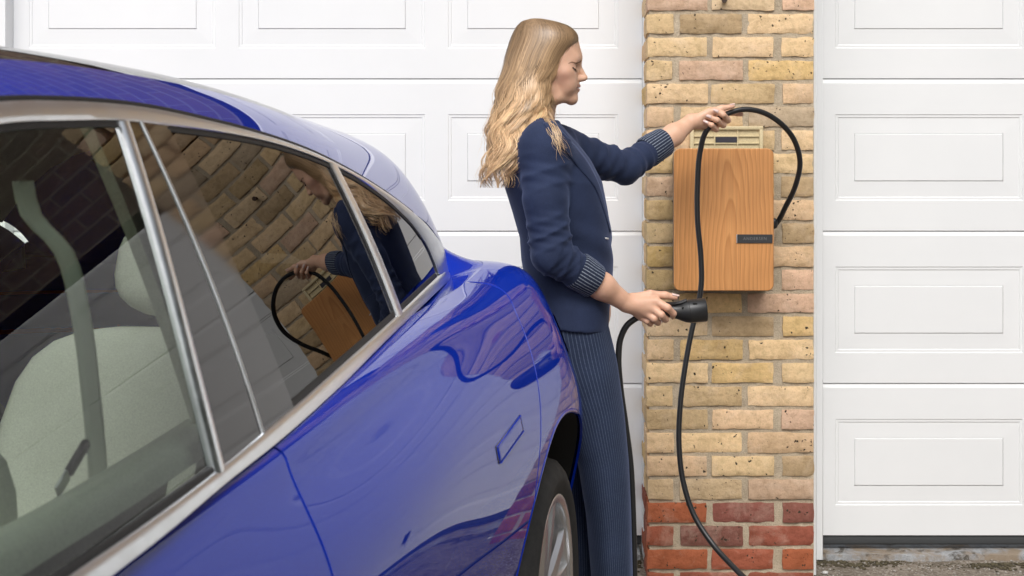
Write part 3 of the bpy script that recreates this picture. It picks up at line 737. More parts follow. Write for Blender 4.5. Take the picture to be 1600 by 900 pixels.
# shelf between the haunch and the hatch
DV = []; vd = np.concatenate([np.linspace(2.95, 3.5, 30), 3.5 + (V_TAIL - .003 - 3.5) * np.sin(np.linspace(.05, math.pi / 2, 24))])
for v in vd:
    a1 = float(body_a(v, _zb(v))) - .001; z1 = float(_zb(v)) - .001
    a0 = min(float(_ab(v) * wrap(v)) - .03, a1 - .004); z0 = min(float(np.interp(v, [2.95, 3.6, 3.87], [1.045, 1.070, 1.07])), z1 - .001)
    ra, rz = roof_pt(v, 1.0); k = float(np.clip((v - 3.46) / .14, 0, 1)); k = k * k * (3 - 2 * k); a0 = a0 + (min(ra - .002, a1 - .004) - a0) * k; z0 = z0 + (rz + .004 - z0) * k
    for t in np.linspace(0, 1, 9): DV.append((a0 + (a1 - a0) * t, v, z0 + (z1 - z0) * (1 - (1 - t) ** (1.0 + .8 * k))))
mobj('shoulder_shelf', DV, grid_faces(len(vd), 9), M['paint'], car); mobj('shoulder_shelf', [(-q[0], q[1], q[2]) for q in DV], grid_faces(len(vd), 9, flip=True), M['paint'], car)
# bonnet and floor
vb = np.linspace(V_NOSE + .004, .24, 40); tb = np.linspace(-1, 1, 25); HV = []
for v in vb:
    a0 = float(_ab(v) * wrap(v)); zb = float(_zb(v))
    for t in tb: HV.append((a0 * t, v, zb + (.055 + .02 * (v + .86)) * (1 - t * t) * float(wrap(v))))
mobj('bonnet', HV, grid_faces(len(vb), len(tb), flip=True), M['paint'], car)
vf = np.linspace(V_NOSE + .05, V_TAIL - .05, 30); FV = []
for v in vf:
    a0 = float(body_a(v, .27)) - .03
    FV += [(-min(a0, .62), v, .24), (min(a0, .62), v, .24)]
mobj('underfloor', FV, grid_faces(len(vf), 2), M['liner'], car)
# dark inner structure behind the seams
IV = []
vi = np.linspace(-.5, 3.55, 70)
for v in vi:
    for z in np.linspace(.3, float(_zb(v)) - .03, 10): IV.append((float(body_a(v, z)) - .06, v, z))
IF = []
for f in grid_faces(len(vi), 10, flip=True):
    c = np.mean([IV[k_] for k_ in f], axis=0)
    if min(math.hypot(c[1] - V_RW, c[2] - Z_W), math.hypot(c[1] - V_FW, c[2] - Z_W)) > R_ARCH + .05: IF.append(f)
mobj('inner_body', IV, IF, M['dark_trim'], car)

# glass, pillars and trim on the window plane --------------------------
def gpt(v, z, out=0.0): return (float(glass_a(v, z)) + out, v, z)
def gsheet(name, lower, upper, mat, parent, nu=30, nz=14, out=0., thick=0., sgn=1):
    """sheet between a lower and an upper outline, both lists of (v,z)"""
    lo = smooth_path(np.array(lower), nu); up = smooth_path(np.array(upper), nu); V = []
    for i in range(nu):
        for j in range(nz):
            p = lo[i] + (up[i] - lo[i]) * j / (nz - 1); x, v, z = gpt(p[0], p[1], out); V.append((sgn * x, v, z))
    F = grid_faces(nu, nz, flip=sgn < 0)
    return mobj(name, V, F, mat, parent)
def strip(name, e0, e1, mat, parent, n=40, h=.008, base=-.004, sgn=1):
    """raised moulding between two edge curves, rounded across"""
    A = smooth_path(np.array(e0), n); B = smooth_path(np.array(e1), n); V = []
    prof = [(0, base), (0, h * .55), (.12, h * .88), (.35, h), (.65, h), (.88, h * .88), (1, h * .55), (1, base)]
    for i in range(n):
        for (t, o_) in prof:
            p = A[i] + (B[i] - A[i]) * t; x, v, z = gpt(p[0], p[1], o_); V.append((sgn * x, v, z))
    F = grid_faces(n, len(prof), flip=sgn > 0); m_ = len(prof)
    F += [tuple(range(m_)), tuple(range((n - 1) * m_, n * m_))[::-1]]
    return mobj(name, V, F, mat, parent, angle=40)
belt_lo = [(.55, .930), (.9, .937), (1.343, .954), (1.481, .960), (1.674, .972), (1.888, .982), (2.196, 1.004), (2.58, 1.035), (3.015, 1.057), (3.40, 1.068), (3.60, 1.072)]
belt_up = [(.55, .958), (.9, .962), (1.30, .976), (1.45, .980), (1.672, .990), (1.987, 1.011), (2.306, 1.036), (2.746, 1.065), (3.10, 1.083), (3.30, 1.090), (3.42, 1.094)]
top_lo = [(.62, 1.06), (.85, 1.205), (1.1, 1.328), (1.28, 1.378), (1.437, 1.399), (1.588, 1.406), (1.742, 1.410), (1.898, 1.407), (2.061, 1.402), (2.313, 1.388), (2.621, 1.353), (2.90, 1.302), (3.10, 1.250), (3.237, 1.200), (3.32, 1.140), (3.335, 1.094)]
top_up = [(.55, 1.045), (.83, 1.225), (1.1, 1.357), (1.28, 1.403), (1.457, 1.423), (1.611, 1.4295), (1.823, 1.4305), (2.079, 1.417), (2.30, 1.400), (2.515, 1.377), (2.80, 1.333), (3.023, 1.292), (3.28, 1.238), (3.47, 1.185), (3.58, 1.125), (3.60, 1.074)]
for sgn in (1, -1):
    n = 90 if sgn > 0 else 40
    strip('belt_trim', belt_lo, belt_up, M['chrome'], car, n, .010, sgn=sgn)
    strip('window_trim', top_lo, top_up, M['chrome'], car, n, .007, sgn=sgn)
    strip('roof_seal', [(v, z - .001) for v, z in top_up[:-3]], [(v, z + .006) for v, z in top_up[:-3]], M['rubber'], car, n, .003, sgn=sgn)
    fdoor = fd if sgn > 0 else car; rdoor = rdr if sgn > 0 else car
    # curves for glass edges
    L_lo = smooth_path(np.array(belt_up), 400); L_up = smooth_path(np.array(top_lo), 400)
    def cut(Lc, v0, v1, n=24): 
        vv = np.linspace(v0, v1, n); return [(q, float(np.interp(q, Lc[:, 0], Lc[:, 1]))) for q in vv]
    gsheet('window', cut(L_lo, .62, 1.668), cut(L_up, .63, 1.750), M['glass'], fdoor, 40, 14, .0005, sgn=sgn)
    strip('glass_seal', [(v, z - .001) for v, z in cut(L_lo, .62, 1.66)], [(v, z + .007) for v, z in cut(L_lo, .62, 1.662)], M['rubber'], fdoor, 40, .004, sgn=sgn)
    strip('glass_seal', [(v, z - .009) for v, z in cut(L_up, .9, 1.735)], [(v, z + .001) for v, z in cut(L_up, .9, 1.737)], M['rubber'], fdoor, 40, .003, sgn=sgn)
    strip('window_bar', [(1.655, .986), (1.668, 1.1), (1.704, 1.28), (1.733, 1.409)], [(1.684, .989), (1.696, 1.1), (1.730, 1.28), (1.759, 1.410)], M['chrome'], fdoor, 30, .009, sgn=sgn)
    gsheet('door_pillar', [(1.684, .985), (1.839, .995)], [(1.755, 1.412), (1.797, 1.413)], M['gloss_black'], fdoor, 10, 24, .003, sgn=sgn)
    gsheet('door_pillar', [(1.851, .996), (1.989, 1.008)], [(1.806, 1.412), (1.890, 1.410)], M['gloss_black'], rdoor, 10, 24, .003, sgn=sgn)
    strip('pillar_edge', [(1.841, .99), (1.826, 1.2), (1.799, 1.418)], [(1.848, .99), (1.833, 1.2), (1.806, 1.418)], M['chrome'], rdoor, 24, .006, sgn=sgn)
    gsheet('window', cut(L_lo, 1.985, 2.745), cut(L_up, 1.886, 2.640), M['dark_glass'], rdoor, 60, 30, .0005, sgn=sgn)
    strip('glass_seal', [(v, z - .001) for v, z in cut(L_lo, 1.985, 3.30)], [(v, z + .010) for v, z in cut(L_lo, 1.985, 3.30)], M['rubber'], rdoor, 60, .003, sgn=sgn)
    strip('glass_seal', [(v, z - .009) for v, z in cut(L_up, 1.885, 3.26)], [(v, z + .001) for v, z in cut(L_up, 1.885, 3.26)], M['rubber'], rdoor, 60, .003, sgn=sgn)
    gsheet('quarter_glass', cut(L_lo, 2.735, 3.330), [(2.63, float(np.interp(2.63, L_up[:, 0], L_up[:, 1])))] + [tuple(q) for q in L_up[(L_up[:, 0] > 2.68)][::6]], M['dark_glass'], rdoor, 40, 20, .0004, sgn=sgn)
    strip('window_bar', [(2.706, 1.060), (2.668, 1.2), (2.612, 1.357)], [(2.768, 1.063), (2.728, 1.2), (2.664, 1.351)], M['chrome'], rdoor, 24, .008, sgn=sgn)
    # rear pillar skin between the trim and the hatch
    # flush handle of the rear door
hv = [(2.36, .775), (2.60, .800), (2.60, .825), (2.36, .815)]
def bsheet(name, corners, mat, parent, out=.003, n=24, m=8, edge=True):
    c = [np.array(q) for q in corners]; V = []
    for i in range(n):
        for j in range(m):
            s_, t_ = i / (n - 1), j / (m - 1); p = (c[0] * (1 - s_) + c[1] * s_) * (1 - t_) + (c[3] * (1 - s_) + c[2] * s_) * t_
            e = out if (0 < i < n - 1 and 0 < j < m - 1) else -.004
            V.append((float(body_a(p[0], p[1])) + e, p[0], p[1]))
    return mobj(name, V, grid_faces(n, m), mat, parent, angle=50)
HANDLE = [(2.714, .785), (2.935, .812), (2.938, .844), (2.709, .819)]
hd = bsheet('door_handle', HANDLE, M['paint'], rdr, .0035)
bsheet('handle_recess', [(q[0] + s0 * .006, q[1] + s1 * .005) for q, s0, s1 in zip(HANDLE, (-1, 1, 1, -1), (-1, -1, 1, 1))], M['gloss_black'], rdr, .0012)
bsheet('handle_bar', [(2.709, .8170), (2.938, .8415), (2.938, .8436), (2.709, .8184)], M['paint'], rdr, .0048, 24, 4)

bsheet('handle_bar', [(2.714, .785), (2.935, .812), (2.935, .8138), (2.714, .7868)], M['paint'], rdr, .0048, 24, 4)
# wheels ---------------------------------------------------------------
def make_wheel(v0, sgn, name='wheel'):
    w = empty(name, (sgn * A_FACE, v0 - .02, Z_HUB), 0, car)
    Rt, Rr = R_TYRE, R_RIM
    prof = [(-.235, Rr - .01), (-.245, Rr + .03), (-.235, Rt - .02), (-.20, Rt - .004), (-.12, Rt), (-.045, Rt - .003), (-.022, Rt - .010), (-.008, Rt - .026), (.000, Rt - .050), (-.001, Rr + .032), (-.006, Rr + .014), (-.010, Rr + .006), (-.016, Rr - .006)]
    V, F = lathe(prof, 96); 
    Vn = []
    for i in range(96):
        for j, p in enumerate(prof):
            x, y, z = V[i * len(prof) + j]; r = math.hypot(y, z)
            if j in (6, 7) and i % 3 == 0: k = (r - .006) / r; y *= k; z *= k
            Vn.append((sgn * x, y, z))
    mobj('tyre', Vn, F if sgn < 0 else [q[::-1] for q in F], M['tyre'], w, angle=32)
    rimp = [(-.22, Rr - .02), (-.10, Rr - .045), (-.05, Rr - .030), (-.020, Rr - .016), (-.012, Rr - .016), (-.007, Rr - .004), (-.008, Rr + .004), (-.018, Rr + .004)]
    V, F = lathe(rimp, 72); mobj('rim', [(sgn * x, y, z) for x, y, z in V], F, M['rim'], w, angle=30)
    V, F = lathe([(-.13, .0), (-.13, .17), (-.16, .17)], 48); mobj('brake_disc', [(sgn * x, y, z) for x, y, z in V], F, M['disc'], w, angle=30)
    VF = []
    for s_ in range(5):                                  # five split spokes
        for off in (-.055, .055):
            a = 2 * math.pi * s_ / 5 + .32
            secs = [(.045, .030, -.034, .050), (.10, .026, -.026, .042), (.18, .022, -.020, .034), (Rr - .018, .024, -.018, .026)]
            V = []
            for r, hw, x, th in secs:
                c = off * (r / .24) ** 1.2
                for dx, dw in ((x, -hw * .75), (x, hw * .75), (x - .012, hw), (x - th, hw * .8), (x - th, -hw * .8), (x - .012, -hw)):
                    t = c + dw; V.append((sgn * dx, r * math.cos(a) - t * math.sin(a), r * math.sin(a) + t * math.cos(a)))
            VF.append((V, grid_faces(4, 6, closed_v=True) + [tuple(range(6)), tuple(range(18, 24))[::-1]]))
    for s_ in range(5):
        sp = merge(VF[2 * s_], VF[2 * s_ + 1]); mobj('spoke', sp[0], sp[1], M['rim'], w, angle=35)
    V, F = lathe([(-.09, .07), (-.04, .068), (-.026, .055), (-.024, .034), (-.020, .032), (-.018, .0)], 40); mobj('hub', [(sgn * x, y, z) for x, y, z in V], F, M['rim'], w, angle=30)
    for s_ in range(5):
        a = 2 * math.pi * s_ / 5; V, F = lathe([(-.04, .011), (-.020, .011), (-.017, .008), (-.017, 0)], 10)
        mobj('wheel_bolt', [(sgn * x, y + .05 * math.cos(a), z + .05 * math.sin(a)) for x, y, z in V], F, M['rim_dark'], w, smooth=False)
    V = []; na = 60
    for i in range(na):
        t = math.pi * (-.12 + 1.24 * i / (na - 1)); v, z = v0 + (R_ARCH + .004) * math.cos(t), max(.24, Z_W + (R_ARCH + .004) * math.sin(t)); a0 = float(body_a(v, max(z, .26))) - .012
        for a in (a0, a0 - .10, .60): V.append((sgn * a, v, z))
        V.append((sgn * .60, v0, Z_W))
    mobj('arch_liner', V, grid_faces(na, 4), M['liner'], car)
    return w
for v0 in (V_RW, V_FW):
    for sgn in (1, -1): make_wheel(v0, sgn)
# door mirror, lamps ----------------------------------------------------
bm = bmesh.new(); bmesh.ops.create_uvsphere(bm, u_segments=24, v_segments=14, radius=1)
for v in bm.verts: v.co = Vector((.985 + v.co.x * .105, .70 + v.co.y * (.055 if v.co.y < 0 else .03), 1.0 + v.co.z * .062))
mir = bmobj('door_mirror', bm, M['paint'], car, True, 60)
rbox('mirror_arm', (.16, .04, .025), M['gloss_black'], mir, .01, 2, loc=(.86, .70, .955)); rbox('mirror_glass', (.17, .004, .095), M['dark_glass'], mir, .02, 3, loc=(.985, .733, 1.0))
for sgn in (1, -1):
    V = []
    for i in range(30):
        v = 3.50 + .345 * math.sin(math.pi / 2 * i / 29)
        for z in (.88, .90, .95, .985, 1.0): V.append((sgn * (float(body_a(v, z)) + (.003 if .88 < z < 1.0 else -.004)), v, z))
    mobj('tail_lamp', V, grid_faces(30, 5, flip=sgn > 0), simple('red_lens', (.25, .008, .01), .08, Coat_Weight=1.), car)
    V = []
    for i in range(20):
        v = -.40 - .33 * math.sin(math.pi / 2 * i / 19)
        for z in (.68, .70, .74, .76): V.append((sgn * (float(body_a(v, z)) + (.003 if .68 < z < .76 else -.004)), v, z))
    mobj('headlamp', V, grid_faces(20, 4, flip=sgn < 0), simple('lamp_lens', (.5, .5, .52), .05, .6), car)

# cabin --------------------------------------------------------------
def seat(a, v, name, w=.50, back_tilt=18):
    s = empty(name, (a, v, .36), 0, car)
    def cushion(nm, sx, sy, sz, loc, rot, mat, bulge=.03, p=4.0):
        n1, n2 = 26, 14; V = []
        for i in range(n1):
            th = 2 * math.pi * i / n1
            for j in range(n2):
                ph = -math.pi / 2 + math.pi * j / (n2 - 1)
                f = lambda c: math.copysign(abs(c) ** (2 / p), c)
                x, y, z = f(math.cos(ph)) * f(math.cos(th)) * sx / 2, f(math.cos(ph)) * f(math.sin(th)) * sy / 2, f(math.sin(ph)) * sz / 2
                y += -bulge * (abs(x) / (sx / 2)) ** 3 if nm != 'seat_cushion' else 0
                if nm == 'seat_cushion': z += bulge * (abs(x) / (sx / 2)) ** 3
                V.append((x, y, z))
        Mx = Matrix.Translation(loc) @ Matrix.Rotation(rot, 4, 'X')
        V = [tuple(Mx @ Vector(q)) for q in V]
        return mobj(nm, V, grid_faces(n1, n2, closed_u=True), mat, s)
    cushion('seat_cushion', w, .52, .16, (0, -.10, .06), R(6), M['cream'])
    cushion('backrest', w - .02, .15, .62, (0, .20, .40), R(-back_tilt), M['cream'], .05)
    cushion('headrest', .27, .10, .19, (0, .335, .80), R(-back_tilt + 4), M['cream'], .015, 3)
    return s
seat(.36, 1.28, 'front_seat'); seat(-.36, 1.28, 'front_seat'); seat(.33, 2.25, 'rear_seat', .60, 24); seat(-.33, 2.25, 'rear_seat', .60, 24)
rbox('dashboard', (1.36, .42, .26), M['grey_trim'], car, .07, 4, loc=(0, .62, .83))
V, F = tube([(.36 + .185 * math.cos(t), .90 + .05 * math.sin(t), .92 + .18 * math.sin(t)) for t in np.linspace(0, 2 * math.pi, 40)], .015, 10, False); mobj('steering_wheel', V, F, M['dark_trim'], car)
rbox('centre_console', (.24, .95, .30), M['grey_trim'], car, .05, 3, loc=(0, 1.15, .50))
# inner door tops, far door cards, B pillar trims, headliner
for sgn in (1, -1):
    for (v0, v1, nm, pr) in ((.62, 1.80, 'door_card', fd if sgn > 0 else car), (1.90, 2.95, 'door_card', rdr if sgn > 0 else car)):
        V = []; n = 30
        for i in range(n):
            v = v0 + (v1 - v0) * i / (n - 1); zb = float(np.interp(v, L_lo[:, 0], L_lo[:, 1])); a0 = float(_ab(v))
            for da, dz in ((-.020, .004), (-.026, .026), (-.045, .034), (-.080, .026), (-.10, -.02), (-.112, -.10), (-.10, -.30), (-.10, -.60)): V.append((sgn * (a0 + da), v, zb + dz))
        mobj(nm, V, grid_faces(n, 8, flip=sgn < 0), M['card'], pr)
    V = []
    for i in range(16):
        z = .55 + (1.43 - .55) * i / 15; a0 = float(glass_a(1.80, z)) - .03
        for dv, da in ((-.075, .005), (-.06, -.02), (-.02, -.035), (.02, -.035), (.06, -.02), (.075, .005)): V.append((sgn * (a0 + da), 1.815 - .05 * (z - 1) + dv, z))
    mobj('pillar_trim', V, grid_faces(16, 6), M['cream'], car)
V = []
for v in np.linspace(1.15, 3.4, 24):
    zr = float(_zr(v)); zc = float(_zc(v)); ar = float(glass_a(v, zr)) - .03
    for t in np.linspace(-1, 1, 17): V.append((ar * t, v, (zc - .035) - (zc - .02 - zr) * abs(t) ** 4))
hf_ = [f for f in grid_faces(24, 17) if not (V[f[0]][1] < 2.7 and max(abs(V[i][0]) for i in f) < .44)]
mobj('headliner', V, hf_, M['cream'], car)
# seat belt of the near front seat with its tongue
bp = smooth_path([(.545, 1.62, 1.335), (.55, 1.625, 1.30), (.575, 1.66, 1.25), (.590, 1.675, 1.17), (.600, 1.68, 1.08), (.607, 1.685, .98), (.61, 1.69, .80), (.61, 1.69, .55)], 40)
V = []
for i, p in enumerate(bp):
    k = .023; V += [(p[0] - .0012, p[1] - k, p[2]), (p[0] + .0004, p[1] - k * .5, p[2]), (p[0] + .0008, p[1], p[2]), (p[0] + .0004, p[1] + k * .5, p[2]), (p[0] - .0012, p[1] + k, p[2])]
sb = mobj('seat_belt', V, grid_faces(40, 5), M['belt'], car); md = sb.modifiers.new('thickness', 'SOLIDIFY'); md.thickness = .002
rbox('belt_tongue', (.010, .055, .013), M['plastic'], sb, .004, 2, loc=(.604, 1.636, 1.005), rot=(R(32), 0, 0)); rbox('tongue_plate', (.004, .03, .016), M['steel'], sb, .001, 1, loc=(.604, 1.60, .982), rot=(R(32), 0, 0))

# ================================================================== THE WOMAN
class Field:
    """signed distance samples on a box; shapes are blended in, then skinned"""
    def __init__(s, lo, hi, h):
        s.lo = np.array(lo, float); s.h = h; s.n = np.maximum(4, np.ceil((np.array(hi) - s.lo) / h).astype(int) + 1)
        s.D = np.full(s.n, .2, np.float32)
    def region(s, lo, hi):
        a = np.clip(np.floor((np.asarray(lo) - s.lo) / s.h).astype(int), 0, s.n); b = np.clip(np.ceil((np.asarray(hi) - s.lo) / s.h).astype(int) + 1, 0, s.n)
        if np.any(b <= a): return None, None
        sl = tuple(slice(i, j) for i, j in zip(a, b))
        g = np.meshgrid(*[s.lo[k] + s.h * np.arange(a[k], b[k]) for k in range(3)], indexing='ij')
        return sl, g
    def blend(s, sl, d, k, sub=False):
        o = s.D[sl]
        if sub:
            d = -d; h = np.clip(k - np.abs(o - d), 0, None) / k; s.D[sl] = np.maximum(o, d) + h * h * k / 4
        elif k <= 0: s.D[sl] = np.minimum(o, d)
        else:
            h = np.clip(k - np.abs(o - d), 0, None) / k; s.D[sl] = np.minimum(o, d) - h * h * k / 4
    def cap(s, p0, p1, r0, r1=None, k=.01, disp=None, flat=None):
        r1 = r0 if r1 is None else r1; p0 = np.asarray(p0, float); p1 = np.asarray(p1, float); m = max(r0, r1) + k + .03
        sl, g = s.region(np.minimum(p0, p1) - m, np.maximum(p0, p1) + m)
        if sl is None: return
        ba = p1 - p0; q = [g[i] - p0[i] for i in range(3)]; t = np.clip(sum(q[i] * ba[i] for i in range(3)) / ba.dot(ba), 0, 1)
        w = [q[i] - ba[i] * t for i in range(3)]
        if flat is not None:                              # squash along a direction
            fd_, ff = np.asarray(flat[0], float), flat[1]; dd = sum(w[i] * fd_[i] for i in range(3)); w = [w[i] + fd_[i] * dd * (ff - 1) for i in range(3)]
        d = np.sqrt(w[0] ** 2 + w[1] ** 2 + w[2] ** 2) - (r0 + (r1 - r0) * t)
        if disp is not None: d = d - disp(t, w)
        s.blend(sl, d, k)
    def ell(s, c, r, k=.01, sub=False):
        c = np.asarray(c, float); r = np.asarray(r, float); sl, g = s.region(c - r - k - .03, c + r + k + .03)
        if sl is None: return
        q = np.sqrt(sum(((g[i] - c[i]) / r[i]) ** 2 for i in range(3))); q2 = np.sqrt(sum(((g[i] - c[i]) / r[i] ** 2) ** 2 for i in range(3)))
        s.blend(sl, q * (q - 1) / np.maximum(q2, 1e-6), k, sub)
    def sample(s, p):
        x = (np.asarray(p, float) - s.lo) / s.h; i = np.clip(np.floor(x).astype(int), 0, s.n - 2); f = x - i; out = 0
        for a in (0, 1):
            for b in (0, 1):
                for c in (0, 1):
                    w = (f[..., 0] if a else 1 - f[..., 0]) * (f[..., 1] if b else 1 - f[..., 1]) * (f[..., 2] if c else 1 - f[..., 2])
                    out = out + w * s.D[i[..., 0] + a, i[..., 1] + b, i[..., 2] + c]
        return out
    def snap(s, p, off=0., it=6):
        p = np.array(p, float); e = s.h
        for _ in range(it):
            d = s.sample(p) - off; g = np.stack([s.sample(p + np.eye(3)[k] * e) - s.sample(p - np.eye(3)[k] * e) for k in range(3)], -1) / (2 * e)
            p = p - d[..., None] * g / np.maximum((g ** 2).sum(-1), .05)[..., None]
        return p
    def near_y(s, x, z, y0=None):
        """first surface met going away from the camera at (x,z)"""
        ys = np.arange(s.lo[1] if y0 is None else y0, s.lo[1] + s.h * (s.n[1] - 1), s.h)
        d = s.sample(np.stack([np.full_like(ys, x), ys, np.full_like(ys, z)], -1)); k = np.where((d[:-1] > 0) & (d[1:] <= 0))[0]
        if len(k) == 0: return None
        i = k[0]; return ys[i] + s.h * d[i] / (d[i] - d[i+1])
    def skin(s):
        D = s.D; ins = D < 0; n = s.n; c = np.zeros(n - 1, np.int8)
        offs = [(a, b, e) for a in (0, 1) for b in (0, 1) for e in (0, 1)]
        for a, b, e in offs: c += ins[a:n[0]-1+a, b:n[1]-1+b, e:n[2]-1+e]
        act = (c > 0) & (c < 8); cells = np.argwhere(act); idx = np.full(n - 1, -1, np.int64); idx[act] = np.arange(len(cells))
        vals = np.stack([D[cells[:, 0]+a, cells[:, 1]+b, cells[:, 2]+e] for a, b, e in offs], 1); co = np.array(offs, float)
        acc = np.zeros((len(cells), 3)); cnt = np.zeros(len(cells))
        for i in range(8):
            for j in range(i + 1, 8):
                if np.abs(co[i] - co[j]).sum() != 1: continue
                m = (vals[:, i] < 0) != (vals[:, j] < 0); t = vals[m, i] / (vals[m, i] - vals[m, j])
                acc[m] += co[i] + (co[j] - co[i]) * t[:, None]; cnt[m] += 1
        V = s.lo + (cells + acc / cnt[:, None]) * s.h; F = []
        for ax in range(3):
            o1, o2 = [(1, 2), (2, 0), (0, 1)][ax]
            a0 = [slice(None)] * 3; a1 = [slice(None)] * 3; a0[ax] = slice(0, -1); a1[ax] = slice(1, None)
            A_, B_ = ins[tuple(a0)], ins[tuple(a1)]; e = np.argwhere(A_ != B_); e = e[(e[:, o1] > 0) & (e[:, o2] > 0) & (e[:, o1] < n[o1]-1) & (e[:, o2] < n[o2]-1)]
            def ci(d1, d2): q = e.copy(); q[:, o1] -= d1; q[:, o2] -= d2; return idx[q[:, 0], q[:, 1], q[:, 2]]
            q = np.stack([ci(1, 1), ci(0, 1), ci(0, 0), ci(1, 0)], 1); fl = ~A_[e[:, 0], e[:, 1], e[:, 2]]; q[fl] = q[fl][:, ::-1]; F.append(q[(q >= 0).all(1)])
        return V, np.concatenate(F)

PR = np.array([.06, 4.0, 0.])
person = empty('person', PR, label='woman with long blonde hair in navy suit holding a charging plug and cable', category='person')
def pobj(name, V, F, mat, parent=None, **kw):
    base = PR if parent is None or parent is person else PR
    return mobj(name, np.asarray(V) - base, F, mat, parent or person, **kw)
def set_col(o, cols):
    a = o.data.color_attributes.new('col', 'FLOAT_COLOR', 'POINT'); c = np.ones((len(o.data.vertices), 4), np.float32); c[:, :3] = cols; a.data.foreach_set('color', c.ravel())

# head --------------------------------------------------------------
HO = np.array([(908 - PX0) / 575.0, 4.0, CAM_H - (162.5 - PY0) / 575.0])      # below the brow, at chin height
hd_ = lambda x, y, z: HO + np.array([x, y, z])
Hf = Field(hd_(-.21, -.11, -.13), hd_(.035, .11, .235), .0022)
Hf.ell(hd_(-.097, 0, .138), (.090, .073, .081), .02)                       # skull
Hf.ell(hd_(-.060, 0, .088), (.0535, .058, .066), .03)                      # face mass
for s_ in (-1, 1):
    Hf.cap(hd_(-.030, s_ * .010, .016), hd_(-.070, s_ * .034, .0175), .0135, .0130, .022); Hf.cap(hd_(-.070, s_ * .034, .0175), hd_(-.090, s_ * .044, .043), .0130, .013, .02)   # jaw
    Hf.cap(hd_(-.088, s_ * .043, .043), hd_(-.095, s_ * .056, .085), .014, .012, .02)
    Hf.ell(hd_(-.043, s_ * .041, .083), (.020, .019, .016), .022)           # cheekbone
    Hf.ell(hd_(-.036, s_ * .030, .052), (.022, .020, .026), .02)            # cheek
Hf.ell(hd_(-.0235, 0, .0135), (.0132, .017, .0135), .014)                  # chin
Hf.ell(hd_(-.025, 0, .048), (.0205, .026, .022), .014)                     # muzzle
Hf.cap(hd_(-.0205, -.030, .122), hd_(-.0175, 0, .125), .0125, .0130, .02); Hf.cap(hd_(-.0205, .030, .122), hd_(-.0175, 0, .125), .0125, .0130, .02)   # brow ridge
Hf.ell(hd_(-.036, 0, .156), (.0255, .045, .040), .025)                     # forehead
for s_ in (-1, 1): Hf.ell(hd_(-.005, s_ * .0335, .099), (.0125, .0130, .0075), .012, sub=True)      # eye sockets
for s_ in (-1, 1):
    Hf.ell(hd_(-.0255, s_ * .0335, .0980), (.0122, .0128, .0118), .003)     # closed-down lids over the eyeballs
    Hf.ell(hd_(-.0200, s_ * .0315, .1085), (.0085, .012, .0035), .006)
# nose
Hf.cap(hd_(-.0118, 0, .114), hd_(-.0002, 0, .088), .0072, .0070, .009); Hf.cap(hd_(-.0002, 0, .088), hd_(.0100, 0, .0715), .0068, .0080, .006)
for s_ in (-1, 1):
    Hf.ell(hd_(.0005, s_ * .0098, .0675), (.0095, .0064, .0062), .005); Hf.ell(hd_(-.0060, s_ * .0105, .0690), (.010, .008, .008), .006)
Hf.cap(hd_(-.0065, 0, .0640), hd_(.0065, 0, .0655), .0045, .0045, .004)
# lips
for s_ in (-1, 1):
    Hf.cap(hd_(-.0062, 0, .0485), hd_(-.0175, s_ * .0225, .0445), .0042, .0030, .004); Hf.cap(hd_(-.0090, 0, .0385), hd_(-.0178, s_ * .0205, .0422), .0048, .0030, .004)
for s_ in (-1, 1): Hf.cap(hd_(-.0010, 0, .0433), hd_(-.0120, s_ * .021, .0432), .0016, .0016, .002) if False else None
for s_ in (-1, 1):
    sl, g = Hf.region(hd_(-.02, -.03, .035), hd_(.005, .03, .052))
dz = np.abs(g[2] - HO[2] - .0436) - .0007; dx = np.maximum(dz, -(g[0] - HO[0] + .0105)); Hf.blend(sl, np.maximum(dx, np.abs(g[1] - HO[1]) - .021), .0022, sub=True)
# neck
Hf.cap(hd_(-.105, 0, .050), hd_(-.133, 0, -.075), .047, .053, .020); Hf.cap(hd_(-.133, 0, -.075), hd_(-.14, 0, -.14), .053, .09, .03)
HV, HF = Hf.skin()

# hands ---------------------------------------------------------------
def arm_block(pts, h=.0026):
    lo = np.min([p for p in pts], 0) - .05; hi = np.max([p for p in pts], 0) + .05; return Field(lo, hi, h)
def finger(f, pts, rs, k=.004):
    for (a, b, r0, r1) in zip(pts[:-1], pts[1:], rs[:-1], rs[1:]): f.cap(P(*a), P(*b), r0, r1, k)
# near (right) hand on the plug
n_elb, n_wri = P(862, 397, 3.80), P(979, 474, 3.885)
nf = arm_block([P(900, 380, 3.80), P(1065, 520, 3.96), P(900, 500, 3.78)])
nf.cap(P(890, 418, 3.815), P(940, 447, 3.85), .037, .034, .02); nf.cap(P(940, 447, 3.85), n_wri, .033, .0235, .02, flat=((0, 1, 0), 1.12))
near_mcp = [(1025, 471, 3.893), (1019, 482, 3.889), (1011, 490, 3.893), (1002, 495, 3.905)]
for q, (r0, r1) in zip(near_mcp, ((.019, .0125), (.019, .0125), (.018, .012), (.016, .011))): nf.cap(n_wri, P(*q), r0, r1, .010)
nf.cap(P(988, 470, 3.90), P(1008, 478, 3.91), .020, .018, .012)
NF = [[(1025, 471, 3.893), (1043, 481, 3.884), (1052, 490, 3.900), (1051, 495, 3.928)],
      [(1019, 482, 3.889), (1033, 492, 3.880), (1040, 499, 3.903), (1036, 500, 3.936)],
      [(1011, 490, 3.893), (1022, 498, 3.886), (1028, 504, 3.908), (1023, 503, 3.938)],
      [(1002, 495, 3.905), (1011, 501.5, 3.898), (1016, 506, 3.916), (1012, 504, 3.940)]]
for fpts, sc in zip(NF, (1, 1, .96, .86)): finger(nf, fpts, [.0115 * sc, .0100 * sc, .0088 * sc, .0074 * sc], .0035)
